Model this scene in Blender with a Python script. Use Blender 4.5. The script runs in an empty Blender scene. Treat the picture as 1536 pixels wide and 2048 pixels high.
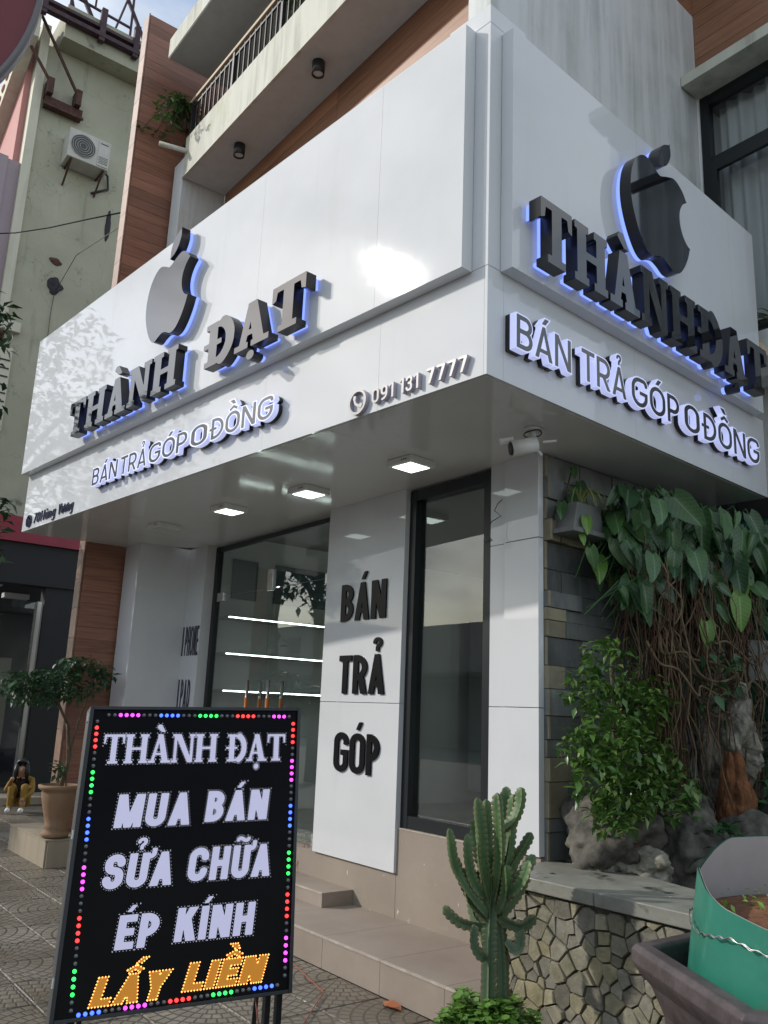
import bpy, bmesh, math, random
import numpy as np
from mathutils import Vector, Matrix, noise as mnoise
from mathutils.geometry import delaunay_2d_cdt
random.seed(7)
scene = bpy.context.scene
COL = scene.collection
R = math.radians

# ------------------------------------------------------------------ camera
cam = bpy.data.cameras.new('camera')
cam.sensor_fit = 'HORIZONTAL'; cam.sensor_width = 36.0; cam.lens = 1702.4/1536*36
cam.clip_start = 0.05; cam.clip_end = 2000
cam_o = bpy.data.objects.new('camera', cam); COL.objects.link(cam_o)
yaw, pit, roll = R(-52.8616), R(13.2524), R(-2.2885)
fw = Vector((math.sin(yaw)*math.cos(pit), math.cos(yaw)*math.cos(pit), math.sin(pit)))
rt = Vector((math.cos(yaw), -math.sin(yaw), 0)); dn = -rt.cross(fw)
r2 = math.cos(roll)*rt + math.sin(roll)*dn; d2 = -math.sin(roll)*rt + math.cos(roll)*dn
m3 = Matrix((r2, -d2, -fw)).transposed()
cam_o.matrix_world = Matrix.Translation((0, 0, 1.5)) @ m3.to_4x4()
scene.camera = cam_o

# ------------------------------------------------------------------ sky, sun, exposure
SUN = Vector((-0.596, -0.640, 0.484)).normalized()
SUN_EL = math.asin(SUN.z)
world = bpy.data.worlds.new('World'); scene.world = world; world.use_nodes = True
wt = world.node_tree; wt.nodes.clear()
def wn(t): return wt.nodes.new(t)
w_out = wn('ShaderNodeOutputWorld'); w_bg = wn('ShaderNodeBackground'); w_bg.inputs[1].default_value = 0.14
sky = wn('ShaderNodeTexSky'); sky.sky_type = 'NISHITA'; sky.sun_disc = False
sky.sun_elevation = SUN_EL; sky.sun_rotation = math.atan2(SUN.x, SUN.y)
sky.air_density = 1.2; sky.dust_density = 0.8; sky.ozone_density = 1.5
w_tc = wn('ShaderNodeTexCoord')
w_map = wn('ShaderNodeMapping'); w_map.inputs['Scale'].default_value = (1.6, 1.6, 4.2); w_map.inputs['Location'].default_value = (0.4, 2.1, 0.3)
w_no = wn('ShaderNodeTexNoise'); w_no.inputs['Scale'].default_value = 1.7; w_no.inputs['Detail'].default_value = 7; w_no.inputs['Roughness'].default_value = 0.55
w_no.inputs['Distortion'].default_value = 0.25
w_rmp = wn('ShaderNodeValToRGB'); w_rmp.color_ramp.elements[0].position = 0.30; w_rmp.color_ramp.elements[1].position = 0.58
w_cl = wn('ShaderNodeMixRGB'); w_cl.blend_type = 'ADD'; w_cl.inputs[0].default_value = 1
w_cl.inputs[2].default_value = (3.75, 3.9, 4.1, 1)
w_dim = wn('ShaderNodeMixRGB'); w_dim.blend_type = 'MULTIPLY'; w_dim.inputs[0].default_value = 1; w_dim.inputs[2].default_value = (.20, .19, .165, 1)
w_mix = wn('ShaderNodeMixRGB')
wt.links.new(w_tc.outputs['Generated'], w_map.inputs[0]); wt.links.new(w_map.outputs[0], w_no.inputs['Vector'])
wt.links.new(w_no.outputs[0], w_rmp.inputs[0]); wt.links.new(w_rmp.outputs[0], w_mix.inputs[0])
wt.links.new(sky.outputs[0], w_dim.inputs[1])
w_n2 = wn('ShaderNodeTexNoise'); w_n2.inputs['Scale'].default_value = 2.6; w_n2.inputs['Detail'].default_value = 6; w_n2.inputs['Distortion'].default_value = .4
w_r2 = wn('ShaderNodeValToRGB'); w_r2.color_ramp.elements[0].position = .34; w_r2.color_ramp.elements[0].color = (.66, .68, .72, 1); w_r2.color_ramp.elements[1].position = .66; w_r2.color_ramp.elements[1].color = (1.22, 1.21, 1.18, 1)
w_m2 = wn('ShaderNodeMixRGB'); w_m2.blend_type = 'MULTIPLY'; w_m2.inputs[0].default_value = 1
wt.links.new(w_map.outputs[0], w_n2.inputs['Vector']); wt.links.new(w_n2.outputs[0], w_r2.inputs[0]); wt.links.new(w_r2.outputs[0], w_m2.inputs[1]); w_m2.inputs[2].default_value = w_cl.inputs[2].default_value
wt.links.new(w_m2.outputs[0], w_cl.inputs[2]); wt.links.new(w_dim.outputs[0], w_cl.inputs[1])
wt.links.new(sky.outputs[0], w_mix.inputs[1]); wt.links.new(w_cl.outputs[0], w_mix.inputs[2])
wt.links.new(w_mix.outputs[0], w_bg.inputs[0]); wt.links.new(w_bg.outputs[0], w_out.inputs[0])

sun = bpy.data.lights.new('sun', 'SUN'); sun.energy = 1.7; sun.angle = R(1.2); sun.color = (1.0, 0.95, 0.88)
sun_o = bpy.data.objects.new('sun', sun); COL.objects.link(sun_o)
sun_o.rotation_euler = SUN.to_track_quat('Z', 'Y').to_euler(); sun_o.location = (-20, -20, 30)

vs = scene.view_settings; vs.view_transform = 'Standard'; vs.look = 'None'; vs.gamma = 1; vs.exposure = 0.70
try: vs.use_curve_mapping = False
except Exception: pass
cy = scene.cycles
cy.use_denoising = True; cy.max_bounces = 7; cy.diffuse_bounces = 3; cy.glossy_bounces = 3; cy.transparent_max_bounces = 12
cy.caustics_reflective = False; cy.caustics_refractive = False; cy.sample_clamp_indirect = 6
try: cy.denoiser = 'OPENIMAGEDENOISE'
except Exception: pass

# ------------------------------------------------------------------ materials
class NT:
    """small helper round a material's node tree"""
    def __init__(s, name):
        s.m = bpy.data.materials.new(name); s.m.use_nodes = True; s.t = s.m.node_tree
        s.b = s.t.nodes['Principled BSDF']; s.out = s.t.nodes['Material Output']
        s._p = None
    def n(s, typ, **kw):
        nd = s.t.nodes.new(typ)
        for k, v in kw.items(): setattr(nd, k, v)
        return nd
    def l(s, a, b): s.t.links.new(a, b)
    def pos(s):
        if s._p is None: s._p = s.n('ShaderNodeNewGeometry').outputs['Position']
        return s._p
    def obj(s): return s.n('ShaderNodeTexCoord').outputs['Object']
    def noise(s, vec, scale, detail=4, rough=.55, stretch=None, dist=0):
        if stretch:
            mp = s.n('ShaderNodeMapping'); mp.inputs['Scale'].default_value = stretch; s.l(vec, mp.inputs[0]); vec = mp.outputs[0]
        nd = s.n('ShaderNodeTexNoise'); nd.inputs['Scale'].default_value = scale; nd.inputs['Detail'].default_value = detail
        nd.inputs['Roughness'].default_value = rough; nd.inputs['Distortion'].default_value = dist
        s.l(vec, nd.inputs['Vector']); return nd.outputs[0]
    def ramp(s, fac, stops):
        nd = s.n('ShaderNodeValToRGB'); e = nd.color_ramp.elements
        while len(e) < len(stops): e.new(.5)
        for i, (p, c) in enumerate(stops):
            e[i].position = p; e[i].color = (*c, 1) if len(c) == 3 else c
        s.l(fac, nd.inputs[0]); return nd.outputs[0]
    def mix(s, fac, a, b, mode='MIX'):
        nd = s.n('ShaderNodeMixRGB'); nd.blend_type = mode
        for i, v in ((0, fac), (1, a), (2, b)):
            if isinstance(v, (int, float)): nd.inputs[i].default_value = v if i == 0 else (v, v, v, 1)
            elif isinstance(v, tuple): nd.inputs[i].default_value = (*v, 1)
            else: s.l(v, nd.inputs[i])
        return nd.outputs[0]
    def math(s, op, a, b=0.0, c=0.0):
        nd = s.n('ShaderNodeMath', operation=op)
        for i, v in enumerate((a, b, c)):
            if isinstance(v, (int, float)): nd.inputs[i].default_value = v
            else: s.l(v, nd.inputs[i])
        return nd.outputs[0]
    def bump(s, h, strength=.3, dist=.01):
        nd = s.n('ShaderNodeBump'); nd.inputs['Strength'].default_value = strength; nd.inputs['Distance'].default_value = dist
        s.l(h, nd.inputs['Height']); s.l(nd.outputs[0], s.b.inputs['Normal'])
    def rand(s): return s.n('ShaderNodeObjectInfo').outputs['Random']
    def col(s, c):
        if isinstance(c, tuple): s.b.inputs['Base Color'].default_value = (*c, 1)
        else: s.l(c, s.b.inputs['Base Color'])
    def rough(s, r):
        if isinstance(r, (int, float)): s.b.inputs['Roughness'].default_value = r
        else: s.l(r, s.b.inputs['Roughness'])

def simple(name, c, rough=.5, c2=None, scale=6, metal=0, spec=.5, bump=0, bscale=60, coat=0, rnd=0, stretch=None):
    k = NT(name); k.rough(rough); k.b.inputs['Metallic'].default_value = metal
    k.b.inputs['Specular IOR Level'].default_value = spec; k.b.inputs['Coat Weight'].default_value = coat
    col = c
    if c2 is not None:
        col = k.ramp(k.noise(k.pos(), scale, 5, .6, stretch), [(.35, c), (.65, c2)])
    if rnd:
        v = k.math('MULTIPLY_ADD', k.rand(), rnd, 1-rnd/2)
        col = k.mix(1.0, col if not isinstance(col, tuple) else k.mix(0.0, col, col), v, 'MULTIPLY')
    k.col(col)
    if bump: k.bump(k.noise(k.pos(), bscale, 4), bump, .004)
    return k.m

def emis(name, c, strength, base=(.02, .02, .02)):
    k = NT(name); k.col(base); k.b.inputs['Emission Color'].default_value = (*c, 1); k.b.inputs['Emission Strength'].default_value = strength
    if 'led' in name.split('_')[1:] or 'point' in name or 'sheet' in name or 'acrylic' in name: k.m.cycles.emission_sampling = 'NONE'
    return k.m

MT = {}
def acp(name, c, rough):
    k = NT(name); p = k.pos()
    base_c = k.mix(k.ramp(k.noise(p, 1.3, 5, .6), [(.45, (0, 0, 0)), (.75, (1, 1, 1))]), c, tuple(x*.93 for x in c))
    drip = k.math('MULTIPLY', k.ramp(k.noise(p, 9, 5, .6, (1, 1, .05)), [(.58, (0, 0, 0)), (.8, (.35,)*3)]), k.ramp(k.noise(p, 1.1, 3), [(.4, (0, 0, 0)), (.7, (1, 1, 1))]))
    k.col(k.mix(drip, base_c, (.50, .50, .46)))
    k.rough(k.ramp(k.noise(p, 3, 5, .7), [(.3, (rough*.7,)*3), (.7, (rough*1.35,)*3)]))
    k.b.inputs['Specular IOR Level'].default_value = .38
    k.bump(k.noise(p, .9, 2), .10, .02)
    return k.m
MT['acp'] = acp('white_composite_panel', (.65, .665, .68), .034)
MT['acp_soffit'] = acp('white_soffit_panel', (.72, .73, .72), .08)

def stained(name, base, dark, green, amount=.5):
    k = NT(name); p = k.pos()
    st = k.noise(p, 7, 6, .65, (1, 1, .07)); bl = k.noise(p, 1.7, 6, .6)
    f = k.math('MULTIPLY', k.ramp(st, [(.42, (0, 0, 0)), (.72, (1, 1, 1))]), k.ramp(bl, [(.3, (.15,)*3), (.7, (1, 1, 1))]))
    c = k.mix(k.math('MULTIPLY', f, amount), base, dark)
    g = k.ramp(k.noise(p, 3.1, 7, .7), [(.55, (0, 0, 0)), (.75, (1, 1, 1))])
    c = k.mix(k.math('MULTIPLY', g, amount*.7), c, green)
    k.col(c); k.rough(.75); k.bump(k.noise(p, 60, 5), .25, .004)
    return k.m
MT['stain_white'] = stained('stained_white_paint', (.64, .66, .66), (.20, .21, .19), (.40, .43, .30), .75)
MT['stain_conc'] = stained('stained_concrete', (.58, .58, .51), (.14, .14, .10), (.36, .38, .18), .9)
MT['soffit_conc'] = stained('painted_concrete_soffit', (.56, .56, .54), (.28, .28, .26), (.40, .40, .36), .35)
MT['ledge_conc'] = stained('mouldy_ledge_concrete', (.52, .52, .44), (.06, .06, .05), (.36, .36, .20), .8)

def green_plaster():
    k = NT('weathered_green_plaster'); p = k.pos()
    c = k.ramp(k.noise(p, .7, 6, .6), [(.3, (.33, .325, .24)), (.7, (.47, .46, .35))])
    c = k.mix(k.ramp(k.noise(p, 2.3, 8, .72), [(.60, (0, 0, 0)), (.72, (1, 1, 1))]), c, (.12, .12, .095))
    c = k.mix(k.ramp(k.noise(p, 5, 6, .6, (1, 1, .12)), [(.58, (0, 0, 0)), (.8, (.7,)*3)]), c, (.15, .15, .11))
    vo = k.n('ShaderNodeTexVoronoi', feature='DISTANCE_TO_EDGE'); vo.inputs['Scale'].default_value = .8
    mp = k.n('ShaderNodeVectorMath', operation='ADD'); k.l(p, mp.inputs[0])
    nz = k.n('ShaderNodeTexNoise'); nz.inputs['Scale'].default_value = 2.0; nz.inputs['Detail'].default_value = 6; k.l(p, nz.inputs['Vector']); k.l(nz.outputs['Color'], mp.inputs[1]); k.l(mp.outputs[0], vo.inputs['Vector'])
    c = k.mix(k.ramp(vo.outputs[0], [(.0, (.55,)*3), (.003, (0, 0, 0))]), c, (.06, .06, .05))
    c = k.mix(k.ramp(k.noise(p, 1.9, 9, .75), [(.685, (0, 0, 0)), (.70, (1, 1, 1))]), c, (.055, .05, .045))
    k.col(c); k.rough(.85); k.bump(k.noise(p, 30, 6), .4, .01); return k.m
MT['green_plaster'] = green_plaster()

def wood(name, a, b, stretch, gloss=.45):
    k = NT(name); p = k.pos()
    c = k.ramp(k.noise(p, 5, 7, .65, stretch, .6), [(.3, a), (.7, b)])
    c = k.mix(1.0, c, k.math('MULTIPLY_ADD', k.rand(), .45, .75), 'MULTIPLY')
    k.col(c); k.rough(gloss); k.bump(k.noise(p, 22, 5, .6, stretch), .15, .003); return k.m
MT['plank'] = wood('brown_wood_look_plank', (.20, .088, .056), (.36, .165, .105), (.5, .5, 9))
MT['plank_front'] = wood('pale_brown_tile', (.24, .13, .09), (.34, .20, .14), (3, 3, 3), .5)
MT['plank_warm'] = wood('warm_brown_wood_look_plank', (.20, .085, .045), (.33, .16, .085), (.4, .4, 8), .4)
MT['handrail'] = wood('weathered_handrail_wood', (.34, .25, .16), (.46, .36, .24), (.5, 6, 6), .6)

def taupe(name, a, b, patches=True):
    k = NT(name); p = k.pos()
    c = k.ramp(k.noise(p, 1.6, 7, .65), [(.3, a), (.7, b)])
    if patches:
        c = k.mix(k.ramp(k.noise(p, 6, 7, .7), [(.62, (0, 0, 0)), (.75, (.55,)*3)]), c, (.42, .38, .32))
        c = k.mix(k.ramp(k.noise(p, 15, 5, .6, (1, 1, .5)), [(.69, (0, 0, 0)), (.70, (1, 1, 1))]), c, (.66, .65, .62))
        c = k.mix(k.ramp(k.noise(p, 3.0, 6, .6), [(.62, (0, 0, 0)), (.8, (.5,)*3)]), c, (.17, .13, .095))
    k.col(c); k.rough(.6); k.bump(k.noise(p, 50, 5), .12, .004); return k.m
MT['taupe_wall'] = taupe('scuffed_taupe_wall_tile', (.245, .20, .16), (.32, .27, .22))
MT['taupe_step'] = taupe('dusty_taupe_step_tile', (.25, .20, .165), (.33, .275, .23), False)
MT['nosing'] = simple('pale_step_edge', (.48, .42, .36), .6, (.36, .30, .25), 12)

def paving():
    k = NT('fan_pattern_paving'); o = k.obj(); p = k.pos()
    sp = k.n('ShaderNodeSeparateXYZ'); k.l(o, sp.inputs[0])
    x = k.math('MULTIPLY_ADD', sp.outputs[0], 2.5, .5); y = k.math('MULTIPLY_ADD', sp.outputs[1], 2.5, .5)
    r = k.math('SQRT', k.math('ADD', k.math('MULTIPLY', x, x), k.math('MULTIPLY', y, y)))
    an = k.math('ARCTAN2', y, x)
    rr = k.math('MULTIPLY', r, 6.0); fr = k.math('FRACT', rr); ring = k.math('FLOOR', rr)
    seg = k.math('MULTIPLY', k.math('MULTIPLY_ADD', ring, 1.6, 2.5), k.math('DIVIDE', an, math.pi/2))
    sg = k.math('FRACT', k.math('MULTIPLY_ADD', ring, .37, seg))
    def edge(v, w): return k.math('MINIMUM', v, k.math('SUBTRACT', 1.0, v))
    e1 = edge(fr, 0); e2 = k.math('MULTIPLY', edge(sg, 0), 1.0)
    e = k.math('MINIMUM', e1, e2)
    groove = k.ramp(e, [(.03, (0, 0, 0)), (.16, (1, 1, 1))])
    big = k.noise(p, 1.1, 6, .65)
    top = k.ramp(k.noise(p, 9, 6, .7), [(.3, (.17, .15, .118)), (.7, (.275, .245, .20))])
    top = k.mix(k.ramp(big, [(.42, (0, 0, 0)), (.62, (1, 1, 1))]), top, (.15, .125, .092))
    top = k.mix(1.0, top, k.math('MULTIPLY_ADD', k.rand(), .3, .85), 'MULTIPLY')
    k.col(k.mix(groove, (.085, .072, .054), top))
    k.rough(k.ramp(big, [(.35, (.62,)*3), (.65, (.34,)*3)]))
    k.bump(groove, .55, .006); return k.m
MT['paving'] = paving()
MT['joint'] = simple('dark_paving_joint', (.055, .046, .034), .9, (.09, .075, .05), 8)
MT['ground'] = simple('dusty_concrete_road', (.15, .145, .135), .85, (.20, .19, .18), 2)

def stone(name, a, b, rough=.75, sc=9, rnd=.5, st=None):
    k = NT(name); p = k.pos()
    c = k.ramp(k.noise(p, sc, 7, .68, st), [(.3, a), (.7, b)])
    c = k.mix(1.0, c, k.math('MULTIPLY_ADD', k.rand(), rnd, 1-rnd*.5), 'MULTIPLY')
    k.col(c); k.rough(rough); k.bump(k.noise(p, sc*4, 7, .7), .6, .01); return k.m
MT['slate'] = stone('dark_slate', (.085, .09, .092), (.21, .22, .215), .5, 5, .9, (1, 1, .5))
MT['slate_beige'] = stone('beige_slate', (.20, .175, .12), (.30, .27, .19), .6, 6, .4)
MT['slate_edge'] = stone('pale_stone_edge', (.22, .19, .13), (.32, .28, .20), .7, 8, .3)
def cobble():
    k = NT('rough_cobble'); p = k.pos()
    c = k.ramp(k.noise(p, 14, 8, .7), [(.28, (.16, .15, .118)), (.72, (.36, .34, .28))])
    hue = k.n('ShaderNodeValToRGB'); e = hue.color_ramp.elements
    e[0].color = (.58, .56, .53, 1); e[1].color = (1.22, 1.14, .84, 1); e.new(.45).color = (.98, .98, .98, 1); k.l(k.rand(), hue.inputs[0])
    c = k.mix(1.0, c, hue.outputs[0], 'MULTIPLY')
    c = k.mix(k.ramp(k.noise(p, 3.2, 5, .6), [(.5, (0, 0, 0)), (.72, (.6,)*3)]), c, (.16, .155, .075))
    k.col(c); k.rough(.85); k.bump(k.noise(p, 45, 8, .75), .9, .012); return k.m
MT['cobble'] = cobble()
MT['mortar'] = simple('brown_mortar', (.075, .065, .047), .95, (.12, .10, .072), 20)
def coping():
    k = NT('damp_stone_coping'); p = k.pos()
    c = k.ramp(k.noise(p, 6, 7, .7), [(.3, (.155, .155, .13)), (.7, (.25, .25, .215))])
    wet = k.ramp(k.noise(p, 2.6, 4, .6), [(.55, (0, 0, 0)), (.60, (1, 1, 1))])
    c = k.mix(wet, c, (.045, .045, .038))
    c = k.mix(k.ramp(k.noise(p, 13, 3, .5), [(.73, (0, 0, 0)), (.75, (1, 1, 1))]), c, (.5, .5, .5))
    k.col(c); k.rough(k.ramp(wet, [(0, (.6,)*3), (1, (.2,)*3)])); k.bump(k.noise(p, 30, 6), .3, .005); return k.m
MT['coping'] = coping()
MT['rock'] = stone('dark_limestone', (.022, .021, .017), (.16, .15, .125), .9, 9, .4)
MT['rock_pale'] = stone('pale_limestone', (.05, .046, .034), (.38, .36, .29), .9, 11, .3)
MT['laterite'] = stone('rust_brown_laterite', (.06, .022, .009), (.24, .10, .04), .95, 15, .2)
MT['soil'] = stone('dark_wet_soil', (.014, .013, .009), (.05, .046, .028), .8, 10, .2)

MT['black_gloss'] = simple('black_gloss_acrylic', (.008, .008, .009), .04, spec=.5, coat=.5)
MT['black_side'] = simple('black_letter_return', (.010, .010, .012), .28)
MT['black_matte'] = simple('black_satin_acrylic', (.006, .006, .007), .3, spec=.15)
MT['grey_face'] = simple('dark_grey_acrylic', (.055, .055, .062), .18, coat=.3)
MT['dull_face'] = simple('grey_brown_acrylic', (.30, .285, .275), .35)
MT['navy'] = simple('navy_acrylic', (.02, .016, .055), .15)
MT['halo'] = emis('blue_led_halo', (.20, .30, 1.0), 1.0)
MT['lit_white'] = emis('bluish_white_lit_acrylic', (.50, .55, .95), .40, (.6, .62, .7))
MT['spark'] = emis('white_led_point', (.8, .85, 1.0), 5.0)
MT['frame'] = simple('dark_aluminium_frame', (.014, .017, .02), .35, metal=.3)
MT['steel'] = simple('brushed_steel', (.55, .55, .54), .25, metal=1)
MT['zinc'] = simple('galvanised_sheet', (.34, .33, .325), .42, (.40, .39, .385), 4, metal=.55)
MT['wood_orange'] = simple('orange_wood', (.42, .13, .03), .35)
MT['white_plastic'] = simple('white_plastic', (.72, .72, .70), .35)
MT['black_plastic'] = simple('black_plastic', (.015, .015, .016), .4)
MT['lamp_on'] = emis('lit_diffuser', (.86, 1.0, .93), 2.2, (.8, .8, .8))
MT['lamp_off'] = simple('unlit_diffuser', (.60, .61, .60), .5)
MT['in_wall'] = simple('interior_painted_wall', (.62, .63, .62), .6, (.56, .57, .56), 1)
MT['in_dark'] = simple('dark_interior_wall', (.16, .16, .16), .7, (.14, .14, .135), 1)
MT['in_floor'] = simple('interior_floor_tile', (.22, .21, .19), .3, (.28, .27, .25), 2)
MT['in_wood'] = wood('interior_wood_panel', (.15, .095, .05), (.22, .15, .085), (6, 6, .5), .5)
MT['shelf'] = simple('grey_shelf_board', (.30, .32, .31), .4)
MT['strip'] = emis('shelf_light_strip', (.9, 1.0, .97), 12.0, (.8, .8, .8))
MT['poster'] = simple('blue_green_poster', (.02, .055, .075), .4, (.05, .11, .12), 1.5)
MT['curtain'] = simple('grey_curtain', (.74, .72, .70), .8, (.80, .78, .76), 3)
MT['maroon'] = simple('maroon_enamel', (.165, .018, .032), .35)
MT['grey_rim'] = simple('grey_rubber_rim', (.17, .16, .17), .45)
MT['rust'] = stone('rusty_steel', (.035, .016, .013), (.13, .055, .035), .8, 14, .3)
MT['rust_purple'] = stone('purple_brown_steel', (.035, .018, .026), (.085, .045, .055), .7, 10, .3)
MT['pink'] = stained('faded_pink_plaster', (.52, .24, .22), (.30, .14, .12), (.42, .22, .19), .5)
MT['lilac'] = stained('faded_lilac_plaster', (.36, .29, .32), (.24, .19, .21), (.32, .26, .28), .4)
MT['cream'] = stained('cream_trim', (.62, .60, .48), (.34, .30, .22), (.45, .40, .22), .6)
MT['red'] = simple('red_painted_fascia', (.32, .03, .055), .45, (.25, .025, .045), 3)
MT['void'] = simple('black_shop_interior', (.008, .009, .011), .6)
MT['dark_metal'] = simple('charcoal_metal', (.025, .026, .03), .4)
MT['ac_white'] = simple('aged_white_enamel', (.55, .54, .49), .45, (.46, .45, .40), 6)
MT['ac_grille'] = simple('dark_fan_grille', (.06, .06, .058), .5)
MT['green_tile'] = simple('dark_green_tile', (.008, .085, .06), .2, (.014, .12, .085), 3, rnd=.5)
MT['grey_board'] = simple('weathered_grey_board', (.14, .15, .145), .7, (.19, .20, .19), 6)
MT['green_sheet'] = None
def green_sheet():
    k = NT('scratched_green_sheet'); p = k.pos()
    c = k.ramp(k.noise(p, 2.2, 6, .6), [(.3, (.016, .135, .092)), (.7, (.028, .195, .135))])
    c = k.mix(k.ramp(k.noise(p, 9, 7, .7, (1, 1, .25)), [(.56, (0, 0, 0)), (.8, (.6,)*3)]), c, (.13, .32, .25))
    c = k.mix(k.ramp(k.noise(p, 5, 8, .75), [(.60, (0, 0, 0)), (.70, (.5,)*3)]), c, (.10, .12, .08))
    k.col(c); k.rough(.33); k.bump(k.noise(p, 3.5, 4), .35, .02); return k.m
MT['green_sheet'] = green_sheet()
MT['sheet_in'] = simple('grey_sheet_lining', (.33, .31, .305), .5, (.38, .36, .355), 5)
def planter_wood():
    k = NT('weathered_dark_planter'); p = k.pos()
    c = k.ramp(k.noise(p, 7, 7, .68), [(.3, (.035, .026, .027)), (.7, (.105, .085, .085))])
    c = k.mix(k.ramp(k.noise(p, 19, 5, .6), [(.70, (0, 0, 0)), (.73, (1, 1, 1))]), c, (.42, .39, .36))
    k.col(c); k.rough(.55); k.bump(k.noise(p, 35, 6), .5, .006); return k.m
MT['planter'] = planter_wood()
MT['planter_gold'] = simple('chipped_ochre_paint', (.42, .22, .035), .6, (.30, .12, .02), 9)
MT['terracotta'] = stained('aged_terracotta', (.26, .155, .085), (.10, .065, .04), (.20, .15, .08), .6)
MT['tile_beige'] = stained('beige_stone_tile', (.33, .275, .20), (.16, .13, .09), (.25, .21, .14), .5)
MT['white_pot'] = simple('white_glazed_pot', (.68, .68, .64), .3)
MT['orange_leaf'] = simple('dry_orange_leaf', (.36, .12, .05), .7)
MT['copper'] = simple('orange_wire', (.34, .09, .06), .5)
MT['wire'] = simple('silver_wire', (.5, .5, .49), .35, metal=.9)

def leaf(name, a, b, rough=.38, vein=None, trans=.15):
    k = NT(name); p = k.pos()
    c = k.ramp(k.noise(p, 7, 4, .6), [(.3, a), (.7, b)])
    hue = k.n('ShaderNodeValToRGB'); hue.color_ramp.elements[0].color = (.62, .66, .70, 1); hue.color_ramp.elements[1].color = (1.25, 1.2, .85, 1); k.l(k.rand(), hue.inputs[0])
    c = k.mix(1.0, c, hue.outputs[0], 'MULTIPLY')
    if vein:
        o = k.n('ShaderNodeTexCoord').outputs['Object']; sp = k.n('ShaderNodeSeparateXYZ'); k.l(o, sp.inputs[0])
        ax = k.math('ABSOLUTE', sp.outputs[0])
        rib = k.ramp(ax, [(.010, (.7,)*3), (.026, (0, 0, 0))])
        vy = k.math('FRACT', k.math('MULTIPLY_ADD', ax, -6.0, k.math('MULTIPLY', sp.outputs[1], 8.0)))
        vv = k.ramp(k.math('ABSOLUTE', k.math('SUBTRACT', vy, .5)), [(.03, (.35,)*3), (.10, (0, 0, 0))])
        c = k.mix(k.math('MAXIMUM', rib, vv), c, vein)
    k.col(c); k.rough(rough)
    tr = k.n('ShaderNodeBsdfTranslucent'); k.l(c, tr.inputs[0])
    ms = k.n('ShaderNodeMixShader'); ms.inputs[0].default_value = trans
    k.l(k.b.outputs[0], ms.inputs[1]); k.l(tr.outputs[0], ms.inputs[2]); k.l(ms.outputs[0], k.out.inputs[0])
    return k.m
MT['philo'] = leaf('glossy_philodendron_leaf', (.030, .085, .034), (.060, .140, .056), .30, (.16, .26, .15))
MT['philo_young'] = leaf('young_yellow_green_leaf', (.10, .24, .03), (.16, .32, .05), .35, (.30, .42, .15))
MT['ficus'] = leaf('ficus_leaf', (.04, .10, .024), (.085, .18, .045), .32)
MT['ficus_pale'] = leaf('pale_ficus_leaf', (.10, .17, .04), (.18, .25, .07), .35)
MT['shrub'] = leaf('shrub_leaf', (.035, .10, .038), (.065, .16, .058), .45)
MT['tree_leaf'] = leaf('street_tree_leaf', (.016, .048, .018), (.035, .085, .028), .4)
MT['weed'] = leaf('bright_weed_leaf', (.13, .29, .04), (.25, .44, .08), .45, None, .25)
MT['spider'] = leaf('striped_spider_leaf', (.14, .22, .06), (.42, .46, .22), .4)
def cactus_m():
    k = NT('cactus_skin'); p = k.pos(); sp = k.n('ShaderNodeSeparateXYZ'); k.l(p, sp.inputs[0])
    c = k.ramp(k.noise(p, 9, 5, .6), [(.3, (.030, .085, .028)), (.7, (.070, .155, .052))])
    h = k.ramp(sp.outputs[2], [(.55, (1, 1, 1)), (.80, (0, 0, 0))])
    c = k.mix(k.math('MULTIPLY', h, .55), c, (.10, .145, .105))
    pt = k.n('ShaderNodeNewGeometry').outputs['Pointiness']
    c = k.mix(k.ramp(pt, [(.53, (0, 0, 0)), (.60, (.75,)*3)]), c, (.19, .17, .075))
    c = k.mix(k.ramp(k.noise(p, 28, 6, .7), [(.62, (0, 0, 0)), (.72, (.6,)*3)]), c, (.13, .115, .07))
    k.col(c); k.rough(.5); k.bump(k.noise(p, 70, 5, .7), .35, .004); return k.m
MT['cactus'] = cactus_m()
MT['cactus_rim'] = simple('dry_cactus_rim', (.16, .17, .06), .7)
MT['bark'] = stone('grey_brown_bark', (.075, .06, .042), (.17, .14, .10), .9, 14, .3)
MT['root'] = stone('tan_aerial_root', (.055, .038, .02), (.17, .125, .07), .9, 14, .6)
MT['root_red'] = stone('red_brown_root', (.035, .014, .008), (.10, .042, .022), .9, 12, .4)

def glass(name, tint, f0=.06):
    k = NT(name)
    for nd in list(k.t.nodes):
        if nd.type == 'BSDF_PRINCIPLED': k.t.nodes.remove(nd)
    g = k.n('ShaderNodeNewGeometry'); lw = k.n('ShaderNodeFresnel'); lw.inputs[0].default_value = 1.52
    tr = k.n('ShaderNodeBsdfTransparent'); tr.inputs[0].default_value = (*tint, 1)
    gl = k.n('ShaderNodeBsdfGlossy'); gl.inputs['Roughness'].default_value = .01; gl.inputs[0].default_value = (.95, .97, .96, 1)
    f = k.math('MULTIPLY', k.math('MULTIPLY', lw.outputs[0], 1.9), k.math('SUBTRACT', 1.0, g.outputs['Backfacing']))
    ms = k.n('ShaderNodeMixShader'); k.l(k.math('MINIMUM', f, 1.0), ms.inputs[0]); k.l(tr.outputs[0], ms.inputs[1]); k.l(gl.outputs[0], ms.inputs[2])
    k.l(ms.outputs[0], k.out.inputs[0]); return k.m
MT['glass'] = glass('clear_shop_glass', (.86, .90, .88))
MT['glass_dark'] = glass('dark_window_glass', (.80, .83, .84))

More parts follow.
